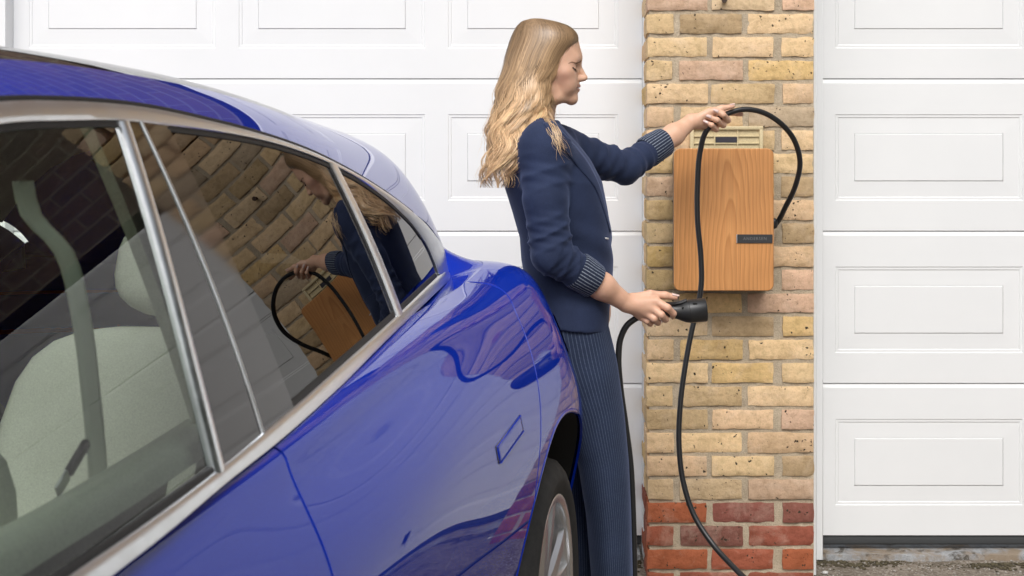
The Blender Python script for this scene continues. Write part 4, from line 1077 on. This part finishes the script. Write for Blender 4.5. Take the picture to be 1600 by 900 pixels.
finger(nf, [(990, 467, 3.895), (1016, 460, 3.905), (1039, 461.5, 3.912), (1055, 464.5, 3.918)], [.0150, .0115, .0100, .0078], .006)
NV, NFc = nf.skin()
# far (left) hand on the cable
f_wri = P(1080, 190, 4.425)
ff = arm_block([P(1015, 240, 4.30), P(1170, 160, 4.50), P(1100, 215, 4.40)])
ff.cap(P(1018, 236, 4.325), P(1052, 211, 4.38), .0335, .0305, .02); ff.cap(P(1052, 211, 4.38), f_wri, .030, .0225, .02, flat=((0, 1, 0), 1.1))
FF = [[(1119, 177, 4.478), (1142, 175.5, 4.488), (1152, 177, 4.486), (1158, 178.5, 4.482)],
      [(1117, 184, 4.478), (1137, 187.5, 4.460), (1130, 179.5, 4.427), (1117, 173.5, 4.424)],
      [(1112, 191, 4.476), (1130, 195, 4.455), (1120, 187.5, 4.424), (1106, 182.5, 4.423)],
      [(1106, 197, 4.468), (1119, 202, 4.448), (1112, 195.5, 4.421), (1102, 191, 4.423)]]
for q, r1 in zip(FF, (.0125, .0125, .012, .011)): ff.cap(f_wri, P(*q[0]), .0185, r1, .010)
ff.cap(P(1088, 190, 4.43), P(1100, 193, 4.45), .018, .016, .012)
for fpts, sc in zip(FF, (1, 1, .97, .86)): finger(ff, fpts, [.0115 * sc, .0102 * sc, .0090 * sc, .0072 * sc], .0035)
finger(ff, [(1090, 185, 4.425), (1109, 175, 4.430), (1128, 169.5, 4.436), (1145, 166, 4.442)], [.0145, .0115, .0098, .0070], .006)
FV_, FF_ = ff.skin()
# hidden trunk and upper arms joining them, coarse
tf = Field((-.2, 3.65, .85), (.45, 4.5, 1.5), .009)
tf.cap((-.01, 4.0, 1.30), (0.03, 4.0, .95), .10, .10, .05); tf.cap((-.04, 3.87, 1.37), (-.04, 4.13, 1.37), .055, .055, .05); tf.cap((-.07, 4, 1.33), (-.075, 4, 1.44), .07, .05, .04)
tf.cap(P(852, 228, 3.85), n_elb, .04, .035, .03); tf.cap(n_elb, P(925, 438, 3.84), .034, .03, .02); tf.cap(P(880, 232, 4.15), P(978, 262, 4.24), .04, .035, .03); tf.cap(P(978, 262, 4.24), P(1035, 224, 4.35), .034, .028, .02)
TV, TF = tf.skin()
BV = np.concatenate([HV, NV, FV_, TV]); o1, o2, o3 = len(HV), len(HV) + len(NV), len(HV) + len(NV) + len(FV_)
BF = np.concatenate([HF, NFc + o1, FF_ + o2, TF + o3])
body = pobj('body', BV, BF, M['skin'])
col = np.tile(np.array([.70, .435, .30]), (len(BV), 1))
hl = HV - HO
def tint(mask, c): col[:len(HV)][mask] = col[:len(HV)][mask] * (1 - c[1]) + np.array(c[0]) * c[1]
lipm = (hl[:, 0] > -.0235) & (np.abs(hl[:, 1]) < .028) & (np.abs(hl[:, 2] - .0435) < .0092 * np.clip(1 - (-hl[:, 0] - .008) / .0165, 0, 1))
tint(lipm, ((.46, .19, .165), .7)); tint(lipm & (np.abs(hl[:, 2] - .0436) < .0014), ((.20, .07, .06), .7))
tint((np.abs(hl[:, 0] - .0025) < .0038) & (np.abs(np.abs(hl[:, 1]) - .0085) < .005) & (hl[:, 2] < .0635) & (hl[:, 2] > .058), ((.22, .09, .07), .6))
bl = np.exp(-(((hl[:, 0] + .045) / .022) ** 2 + ((hl[:, 2] - .068) / .022) ** 2)) * (np.abs(hl[:, 1]) > .02)
col[:len(HV)] = col[:len(HV)] * (1 - .45 * bl[:, None]) + np.array([.52, .24, .17]) * .45 * bl[:, None]
lid = np.exp(-(((hl[:, 0] + .022) / .014) ** 2 + ((hl[:, 2] - .104) / .008) ** 2)) * (np.abs(hl[:, 1]) > .012)
col[:len(HV)] = col[:len(HV)] * (1 - .4 * lid[:, None]) + np.array([.50, .29, .22]) * .4 * lid[:, None]
col[o1:o2] *= np.array([1.0, .98, .98])
for q in [f[-1] for f in NF + FF] + [(1055, 464.5, 3.918), (1145, 166, 4.442)]:
    d = np.linalg.norm(BV - P(*q), axis=1); w_ = np.clip(1 - d / .014, 0, 1) * .5; col = col * (1 - w_[:, None]) + np.array([.62, .32, .25]) * w_[:, None]
set_col(body, col)
# nails
def nail(tip, prev, field, up, L_=.011, W_=.0046):
    tip, prev = P(*tip), P(*prev); t = tip - prev; t /= np.linalg.norm(t); up = np.asarray(up, float); up = up - t * up.dot(t); up /= np.linalg.norm(up); sd = np.cross(t, up); V = []
    for i in range(7):
        for j in range(5):
            a = (i / 6 - .55) * L_ * 1.5; b = (j / 4 - .5) * 2 * W_ * (1 - .35 * (i / 6) ** 3); p = tip + t * a + sd * b + up * .0072
            if i < 5: p = field.snap(p[None], .0007)[0]
            V.append(p)
    pobj('nail', V, grid_faces(7, 5), M['nail'], body).modifiers.new('t', 'SOLIDIFY').thickness = .0008
nail((1055, 464.5, 3.918), (1039, 461.5, 3.912), nf, (0, -.5, 1), .014, .0055)
for q in FF[1:]: nail(q[3], q[2], ff, (0, -1, .3))
nail((1145, 166, 4.442), (1128, 169.5, 4.436), ff, (0, -.4, 1)); 
# eyes, lashes, brows
for s_ in (-1, 1):
    ph = np.linspace(-25, 122, 16); c = hd_(-.0255, s_ * .0335, .0980)
    L1 = np.array([c + .0126 * np.array([math.cos(R(a)) * .95, s_ * math.sin(R(a)), -.38 - .10 * math.cos(R(a * 1.4))]) for a in ph]); L1 = Hf.snap(L1, .0004)
    out = L1 + np.array([[.0060 * math.cos(R(a)) - .001, s_ * .0055 * math.sin(R(a)), -.0022] for a in ph])
    V = np.concatenate([L1 + [0, 0, .0006], L1 - [0, 0, .0009], out]); n_ = len(ph); pobj('eyelashes', V, grid_faces(3, n_), M['lash'], body)
    lo_ = L1 - np.array([0, 0, .0026]); lo_ = Hf.snap(lo_, .0003); V = np.concatenate([Hf.snap(L1 - [0, 0, .0008], .0003), lo_]); pobj('eye', V, grid_faces(2, n_), simple('eye_white', (.45, .40, .37), .2), body)
    bp_ = Hf.snap(np.array([hd_(-.0400, s_ * .050, .1050), hd_(-.0315, s_ * .045, .1110), hd_(-.0220, s_ * .038, .1150), hd_(-.0135, s_ * .027, .1175), hd_(-.0075, s_ * .016, .1190)]), .0004); bp_ = smooth_path(bp_, 18)
    w_ = np.interp(np.linspace(0, 1, 18), [0, .3, .8, 1], [.0006, .0014, .0023, .0021])[:, None]
    V = np.concatenate([Hf.snap(bp_ + np.array([0, 0, 1.]) * w_, .0006), Hf.snap(bp_, .0011), Hf.snap(bp_ - np.array([0, 0, 1.]) * w_, .0006)]); pobj('eyebrow', V, grid_faces(3, 18), M['brow'], body)

# blazer ---------------------------------------------------------------
Bf = Field((-.24, 3.68, .88), (.36, 4.46, 1.50), .0042)
zl = np.array([1.475, 1.455, 1.435, 1.415, 1.39, 1.36, 1.30, 1.22, 1.15, 1.09, 1.03, .97, .917, .88])[::-1]
xb = np.array([-.115, -.122, -.130, -.138, -.148, -.157, -.163, -.138, -.118, -.114, -.105, -.095, -.085, -.08])[::-1]
xf = np.array([-.015, -.004, .012, .030, .052, .075, .106, .122, .132, .134, .134, .130, .124, .122])[::-1]
hw = np.array([.062, .085, .130, .158, .175, .182, .180, .165, .150, .146, .158, .172, .180, .182])[::-1]
sl, g = Bf.region(Bf.lo, Bf.lo + Bf.h * (Bf.n - 1))
Z = g[2]; XB, XF, HWd = [np.interp(Z, zl, q) for q in (xb, xf, hw)]
cx_, rx = (XB + XF) / 2, (XF - XB) / 2; p_ = 2.35
dx_, dy_ = np.abs(g[0] - cx_) / rx, np.abs(g[1] - 4.0) / HWd
d = ((dx_ ** p_ + dy_ ** p_) ** (1 / p_) - 1) * np.minimum(rx, HWd) * .9
th = np.arctan2(g[1] - 4.0, g[0] - cx_)
# waist folds, soft drag lines towards the button
d += .0022 * np.sin(70 * (Z - 1.1) + 5 * th) * np.exp(-((Z - 1.13) / .07) ** 2) * (g[0] > cx_ - .05) + .0025 * np.sin(3.2 * th + 22 * Z) * np.exp(-((Z - .98) / .08) ** 2)
hem = .913 + .006 * np.sin(2 * th) - .004 * (g[0] - .02) / .1
d = np.maximum(d, hem - Z); d = np.maximum(d, Z - 1.468)
Bf.D[sl] = np.minimum(Bf.D[sl], d.astype(np.float32))
rs = np.random.default_rng(3)
def folds(amp, freq, twist, ph, axis=(0, 0, 1), at=.5, wid=.5):
    def f(t, w):
        a = np.arctan2(w[1], w[0] + .6 * w[2]); e = np.exp(-((t - at) / wid) ** 2)
        q = freq * t + twist * a + ph + .8 * np.sin(2 * a + 3 * t); return amp * e * (1.3 * (.65 - np.abs(np.sin(q * .5)) ** .8) * 1.6 + .40 * np.sin(freq * 1.7 * t - twist * 1.6 * a + ph * 2.3)) 
    return f
sh_n, sh_f = P(851, 232, 3.845), P(880, 232, 4.155)
up_m = P(852, 310, 3.812)
Bf.cap(P(848, 218, 3.885), sh_n, .058, .066, .03)
Bf.cap(sh_n, up_m, .066, .0575, .020, folds(.0028, 17, 2.0, .5, at=.6, wid=.5))
Bf.cap(up_m, n_elb, .0575, .0540, .012, folds(.0042, 24, 2.4, 1.2, at=.9, wid=.55))
Bf.cap(n_elb, P(912, 430, 3.828), .0535, .0440, .014, folds(.0042, 19, 2.0, 2.9, at=.15, wid=.6))
f_elb = P(976, 262, 4.24)
Bf.cap(P(872, 224, 4.11), sh_f, .055, .060, .03); Bf.cap(sh_f, f_elb, .058, .0480, .018, folds(.0036, 22, 1.8, 2.0, at=.75, wid=.6))
Bf.cap(f_elb, P(1022, 233, 4.33), .0470, .0400, .012, folds(.0030, 17, 1.8, 4.0, at=.2, wid=.6))
BLV, BLF = Bf.skin()
blazer = pobj('blazer', BLV, BLF, M['navy'])
sm = blazer.modifiers.new('smooth', 'SMOOTH'); sm.factor = .5; sm.iterations = 1
# turned-back striped cuffs
def cuff(p0, p1, r0, r1, par, n=40):
    p0, p1 = np.asarray(p0), np.asarray(p1); t = p1 - p0; Lc = np.linalg.norm(t); t /= Lc; a = np.cross(t, [0, 1, 0]); a /= np.linalg.norm(a); b = np.cross(t, a); V, U = [], []
    prof = [(0, r0 - .006), (.0, r0 + .001), (.08, r0 + .003), (.5, (r0 + r1) / 2 + .0035), (.92, r1 + .003), (1, r1 + .0005), (1.0, r1 - .004), (.4, r1 - .006)]
    for i in range(n + 1):
        an = 2 * math.pi * i / n
        for s_, r in prof:
            rr = r + .0012 * math.sin(3 * an + 5 * s_); V.append(p0 + t * Lc * s_ + rr * (math.cos(an) * a + math.sin(an) * b)); U.append((an * (r0 + .004) , s_))
    return pobj('cuff', V, grid_faces(n + 1, len(prof)), M['cuffpin'], par, uv=U, angle=50)
cuff(P(899, 421, 3.822), P(930, 440, 3.842), .0470, .0440, blazer); cuff(P(1009, 240, 4.312), P(1037, 221, 4.355), .0440, .0412, blazer)
# collar and lapel lying on the chest
def chest_sheet(name, outer, inner, lift=.005, n=26, m=7, mat='navy'):
    A_ = smooth_path(np.array(outer, float), n); B_ = smooth_path(np.array(inner, float), n); V = []
    for i in range(n):
        for j in range(m):
            px, py = A_[i] + (B_[i] - A_[i]) * j / (m - 1); x, z = (px - PX0) / 575.0, CAM_H - (py - PY0) / 575.0
            y = Bf.near_y(x, z, 3.70); k = 0
            while y is None or y > 4.0 and k < 30:
                x -= .004; k += 1; y = Bf.near_y(x, z, 3.70)
                if k >= 30: y = 3.99; break
            V.append((x, y - lift * (1 - .5 * (j / (m - 1)) ** 2), z))
    o = pobj(name, V, grid_faces(n, m, flip=True), M[mat], blazer); md = o.modifiers.new('t', 'SOLIDIFY'); md.thickness = .003; md.offset = 0; return o
chest_sheet('lapel', [(868, 196), (884, 213), (902, 232), (921, 258), (935, 288), (944, 320), (953, 362)], [(857, 200), (868, 219), (886, 241), (905, 264), (926, 289), (940, 322), (952, 361)])
chest_sheet('collar', [(864, 192), (870, 198), (880, 210)], [(850, 195), (856, 204), (868, 219)], .006, 14, 6)
bx_, bz_ = (945 - PX0) / 575.0, CAM_H - (369.5 - PY0) / 575.0; by_ = Bf.near_y(bx_, bz_, 3.7) or 3.97
rbox('button_loop', (.017, .003, .0045), M['steel'], blazer, .001, 1, loc=tuple(np.array([bx_, by_ - .002, bz_]) - PR), rot=(0, R(6), 0))
# dark top in the neckline
tp = [P(843, 190, 3.99), P(852, 187, 3.985), P(858, 192, 3.985)]
Tf = Field(hd_(-.21, -.1, -.11), hd_(-.03, .1, -.02), .004); Tf.cap(hd_(-.128, 0, -.052), hd_(-.135, 0, -.11), .057, .075, .02); v_, f_ = Tf.skin(); pobj('top', v_, f_, M['dark_top'])

# trousers ---------------------------------------------------------------
def leg(yc, zz_, xb_, xf_, ry_, ph):
    nz, na = 60, 64; V, U = [], []
    for i in range(nz):
        z = .985 - (.985 - .012) * i / (nz - 1); a0, a1, ry = [float(np.interp(z, zz_[::-1], q[::-1])) for q in (xb_, xf_, ry_)]; cx_, rx_ = (a0 + a1) / 2, (a1 - a0) / 2; arc = 0; prev = None
        yc_ = yc + (.0 if z < .8 else (4.0 - yc) * .25 * (z - .8) / .18)
        for j in range(na + 1):
            t = 2 * math.pi * j / na + math.pi; k = 1 + .045 * math.exp(-((math.remainder(t, 2 * math.pi)) / .22) ** 2) + .03 * math.exp(-((math.remainder(t - math.pi, 2 * math.pi)) / .25) ** 2)
            k += .020 * math.sin(3 * t + 4 * z + ph) * (1 - z) + .015 * math.sin(5 * t - 7 * z + ph)
            p = np.array([cx_ + rx_ * k * math.cos(t), yc_ + ry * k * math.sin(t), z])
            V.append(p); U.append((2 * math.pi * .105 * j / na, z))
    return V, grid_faces(nz, na + 1), U
zz_ = [.985, .92, .83, .693, .557, .42, .249, .012]
v1, f1, u1 = leg(3.912, zz_, [-.085, -.085, -.072, -.005, .040, .062, .076, .082], [.112, .116, .137, .157, .171, .178, .183, .187], [.10, .098, .092, .088, .088, .092, .097, .102], .3)
v2, f2, u2 = leg(4.088, zz_, [-.085, -.09, -.085, -.035, -.005, .005, .01, .01], [.112, .112, .125, .130, .135, .138, .140, .142], [.10, .098, .092, .088, .088, .092, .097, .102], 2.1)
tv, tf_ = merge((v1, f1), (v2, f2)); pobj('trousers', tv, tf_, M['pin'], uv=u1 + u2)
for yc, xo in ((3.912, .08), (4.088, .04)):
    Sf = Field((xo - .13, yc - .06, -.005), (xo + .20, yc + .06, .13), .005)
    Sf.cap((xo - .05, yc, .085), (xo + .05, yc, .045), .032, .034, .02); Sf.cap((xo + .05, yc, .042), (xo + .125, yc, .028), .036, .022, .02); Sf.cap((xo - .06, yc, .0), (xo - .055, yc, .08), .011, .024, .01); Sf.cap((xo + .04, yc, .008), (xo + .13, yc, .012), .028, .016, .01)
    sl, g = Sf.region(Sf.lo, Sf.lo + Sf.h * (Sf.n - 1)); Sf.D[sl] = np.maximum(Sf.D[sl], .001 - g[2]); v_, f_ = Sf.skin(); pobj('shoe', v_, f_, M['shoe'])

# hair ---------------------------------------------------------------
hy = np.array([29.5, 33, 39, 48, 62, 85, 106, 130, 158, 182, 210, 244, 268, 286, 300.])
hb_ = np.array([830, 818, 810, 804, 798, 792, 788, 783, 778, 775, 772, 769, 765, 761, 760.])
hfr = np.array([846, 864, 884, 897, 903, 889, 878, 866, 855, 848, 841, 826, 814, 802, 790.])
hry = np.array([.022, .042, .058, .070, .080, .088, .091, .092, .096, .104, .112, .112, .106, .095, .08])
hyc = np.array([0, 0, 0, 0, 0, 0, 0, -.002, -.008, -.018, -.035, -.050, -.058, -.06, -.06])
sb_, sf_, sr_, sc_ = [spline(hy, q) for q in (hb_, hfr, hry, hyc)]
def hair_pt(py, ph, scale=1.0):
    """py: photo height, ph: 0 = front, 90 = camera side, 180 = back"""
    b, f, ry, yc = float(sb_(py)), float(sf_(py)), float(sr_(py)), float(sc_(py)); cx_ = ((b + f) / 2 - PX0) / 575.0; rx = (f - b) / 2 / 575.0
    c, s_ = math.cos(ph), math.sin(ph); e = .78; c = math.copysign(abs(c) ** e, c); s_ = math.copysign(abs(s_) ** e, s_)
    return np.array([cx_ + rx * c * scale, 4.0 + yc - ry * s_ * scale, CAM_H - (py - PY0) / 575.0])
def wave(p, py, ph, cl, amp):
    g_ = max(0, min(1, (py - 95) / 90)); q = (py - 95) / 575.0
    o = amp * g_ * np.array([.0165 * math.sin(q * 50 + cl * 1.3) + .007 * math.sin(q * 33 + cl * 5.1),   .0120 * math.cos(q * 49 + cl * 1.9), 0.])
    return p + o
hair = empty('hair', (0, 0, 0), parent=person)
pys = np.concatenate([np.linspace(30, 62, 10), np.linspace(66, 262, 46)]); V = []
for py in pys:
    for j in range(72):
        ph = 2 * math.pi * j / 72; V.append(wave(hair_pt(py, ph, .93 + .03 * math.sin(13 * ph) * (py > 60)), py, ph, ph * 3, .8))
hb0 = pobj('hair_mass', V, grid_faces(len(pys), 72, closed_v=True) + [tuple(range(72)), tuple(range(72 * len(pys) - 72, 72 * len(pys)))[::-1]], M['hair'], hair)
hv_ = np.array(V); tpy = np.repeat(pys, 72); tcol = np.clip((tpy - 40) / 200, 0, 1)[:, None]
set_col(hb0, np.array([.17, .10, .05]) * (1 - tcol) + np.array([.30, .185, .09]) * tcol)
NS, NG = 8000, 28
ncl = 84; cl_ph = rng.uniform(-math.pi, math.pi, ncl); cl_tone = rng.normal(0, 1, ncl); cl_end = rng.uniform(240, 292, ncl); cl_w = rng.uniform(0, 3.2, ncl); cl_r = rng.normal(0, .035, ncl)
SV, SF_, SC = [], [], []
for k in range(NS):
    c = rng.integers(ncl)
    near = rng.random() < .8
    p0 = cl_ph[c]
    if near: p0 = abs(p0)                                   # mostly the half that faces the drive
    # part line: strands leave the crown line and spread
    start = 30 + 20 * rng.random() ** 2 if rng.random() < .75 else rng.uniform(35, 100)
    dph = rng.normal(0, .10); end = cl_end[c] + rng.normal(0, 10); sc = 1.0 + cl_r[c] + rng.normal(0, .014) + (.02 if rng.random() < .2 else 0)
    tone = cl_tone[c] * .15 + rng.normal(0, .17); wd = rng.uniform(.0004, .0009); n = NG; base = len(SV); stray = rng.normal(0, .006) if rng.random() < .10 else 0
    for i in range(n):
        t = i / (n - 1); py = start + (min(end, 292) - start) * t
        clump = .25 + .75 * (1 - max(0, t - .25) / .75) ; ph = p0 + dph * clump
        p = hair_pt(py, ph, 1 + (sc - 1) * min(1, max(.25, (py - 50) / 80))); p = wave(p, py, ph, cl_w[c], 1.0 + .35 * stray * 100 * t); p[0] += stray * t * 2; p[1] -= abs(stray) * t
        nx, ny = math.cos(ph), -math.sin(ph); tx = np.array([-ny, nx, 0]) * wd * (1 - .85 * t ** 4)
        SV.append(p - tx); SV.append(p + tx)
        root = np.array([.26, .165, .09]); tip = np.array([.73, .48, .26]); m_ = np.clip((py - 45) / 150, 0, 1); cc = (root * (1 - m_) + tip * m_) * (1 + tone); SC += [np.clip(cc, .03, .9)] * 2
        if i: a = base + 2 * i; SF_.append((a - 2, a - 1, a + 1, a))
# loose locks over the collar bone
for k in range(64):
    u = rng.random(); q = smooth_path([(850 - 10 * u, 168, 3.925), (860 - 10 * u, 186, 3.912), (868 + 3 * rng.normal() - 4 * u, 205, 3.902), (880 + 4 * rng.normal() - 8 * u, 228, 3.890), (892 + 7 * rng.normal() - 10 * u, 246 + 5 * rng.normal(), 3.885)], 16); base = len(SV); wd = rng.uniform(.0004, .0008)
    off = rng.normal(0, .005, 3); q = q[:rng.integers(10, 17)]
    for i, (px, py, Yd) in enumerate(q):
        p = P(px, py, Yd)
        if py > 184:
            ys_ = Bf.near_y(p[0], p[2], 3.70)
            if ys_ is not None: p = P(px, py, min(Yd, ys_ - .007))
        p = p + off * (.4 + i / 24) * np.array([1, .3, 1]); p[0] += .004 * math.sin(i * .7 + k % 5); wk = wd * (1 - .8 * (i / len(q)) ** 2); SV.append(p - [wk, 0, 0]); SV.append(p + [wk, 0, 0]); SC += [np.array([.60, .405, .23]) * (1 + .15 * rng.normal())] * 2
        if i: a = base + 2 * i; SF_.append((a - 2, a - 1, a + 1, a))
hs_ = pobj('hair_strands', SV, SF_, M['hair'], hair, kind='stuff'); set_col(hs_, np.clip(np.array(SC), .02, .9))

# ================================================================== CHARGING CABLE AND PLUG
ccol = P(1060, 480, 3.93)
cab = empty('charging_cable', (.45, 4.3, 0), label='black charging cable looping from the wall charger through her hands, with plug', category='cable')
CO = np.array([.45, 4.3, 0])
pts = [(1206, 356, 4.705), (1213, 349, 4.70), (1227, 324, 4.66), (1243, 290, 4.60), (1250, 252, 4.56), (1241, 219, 4.53), (1219, 192, 4.50), (1190, 175, 4.48), (1162, 171, 4.465), (1137, 177.5, 4.452), (1117, 190, 4.447), (1103, 206, 4.452), (1094, 237, 4.465), (1090, 285, 4.475), (1090, 345, 4.48), (1095, 400, 4.485), (1096, 440, 4.485), (1092, 472, 4.485), (1082, 512, 4.48), (1071, 570, 4.47), (1063, 632, 4.46), (1061, 695, 4.45), (1067, 750, 4.44), (1085, 806, 4.42), (1115, 852, 4.38), (1150, 890, 4.31), (1185, 925, 4.22)]
W = [P(*p) for p in pts] + [np.array([.62, 4.08, .03]), np.array([.66, 3.98, .0115]), np.array([.62, 3.86, .0115]), np.array([.50, 3.78, .0115]), np.array([.36, 3.80, .0115]), np.array([.24, 3.88, .014]), np.array([.20, 3.945, .06])]
W += [P(*p) for p in [(992, 960, 3.965), (991, 880, 3.965), (989, 800, 3.963), (985, 722, 3.958), (977, 660, 3.952), (969, 600, 3.946), (966.5, 560, 3.941), (970, 528, 3.937), (980, 508, 3.934), (997, 495, 3.932)]]
path = smooth_path(W, 420)
V, F = tube(path, .0084, 14); mobj('cable_run', np.array(V) - CO, F, M['plastic'], cab)
# plug: handle through the hand, collar and wide socket end
ax0, ax1 = P(996, 494, 3.932), P(1103, 484, 3.945)
prof = [(0, .0125, .0125), (.10, .0145, .0150), (.25, .0165, .0185), (.45, .0175, .0190), (.56, .0185, .0200), (.64, .0225, .0240), (.70, .0275, .0290), (.745, .0290, .0305), (.75, .0300, .0315), (.985, .0305, .0320), (1.0, .0290, .0305), (1.0, .0235, .0250), (.90, .0230, .0245)]
t = ax1 - ax0; Lp = np.linalg.norm(t); t /= Lp; up = np.array([0, 0, 1.]) - t * t[2]; up /= np.linalg.norm(up); sd = np.cross(t, up)
V = []; na = 36
for s_, ry, rz in prof:
    lift = .010 * math.sin(math.pi * min(1, s_ / .62)) * (s_ < .62) 
    for j in range(na):
        a = 2 * math.pi * j / na; k = 1.0
        c, s2 = math.cos(a), math.sin(a)
        if .58 < s_ < .745 and s2 > .3: s2 *= 1.04
        V.append(ax0 + t * Lp * s_ + sd * ry * c + up * (rz * s2 + lift))
F = grid_faces(len(prof), na, closed_v=True) + [tuple(range(na)), tuple(range((len(prof) - 1) * na, len(prof) * na))[::-1]]
plug = mobj('plug', np.array(V) - CO, F, M['plastic'], cab, angle=35)
V = []
for s_ in np.linspace(.40, .73, 12):                       # flat grip panel on top
    for b_ in np.linspace(-1, 1, 7): V.append(ax0 + t * Lp * s_ + sd * .0135 * b_ + up * (float(np.interp(s_, [.40, .56, .64, .73], [.0275, .0260, .0275, .0318])) - .0035 * b_ * b_))
o = mobj('thumb_rest', np.array(V) - CO, grid_faces(12, 7), simple('matt_plastic', (.035, .034, .036), .6), plug); o.modifiers.new('t', 'SOLIDIFY').thickness = .003
for s_, h_ in ((.84, .0215), (.66, .012)):
    c = ax0 + t * Lp * s_ - np.array([0, 1, 0]) * (.0235 if s_ > .8 else .0205) + up * (h_)
    rbox('notch', (.012 if s_ > .8 else .005, .004, .004 if s_ > .8 else .007), simple('notch_black', (.003, .003, .003), .9), plug, .001, 1, loc=tuple(c - CO))
V, F = lathe([(-.0, .0), (.0, .021), (.012, .021), (.012, 0)], 24)
rot = np.stack([t, sd, up], 1); mobj('socket_face', [tuple(rot @ np.array([q[0] - .03, q[1], q[2]]) + ax1 - CO) for q in V], F, simple('socket_grey', (.03, .03, .03), .5), plug, angle=30)
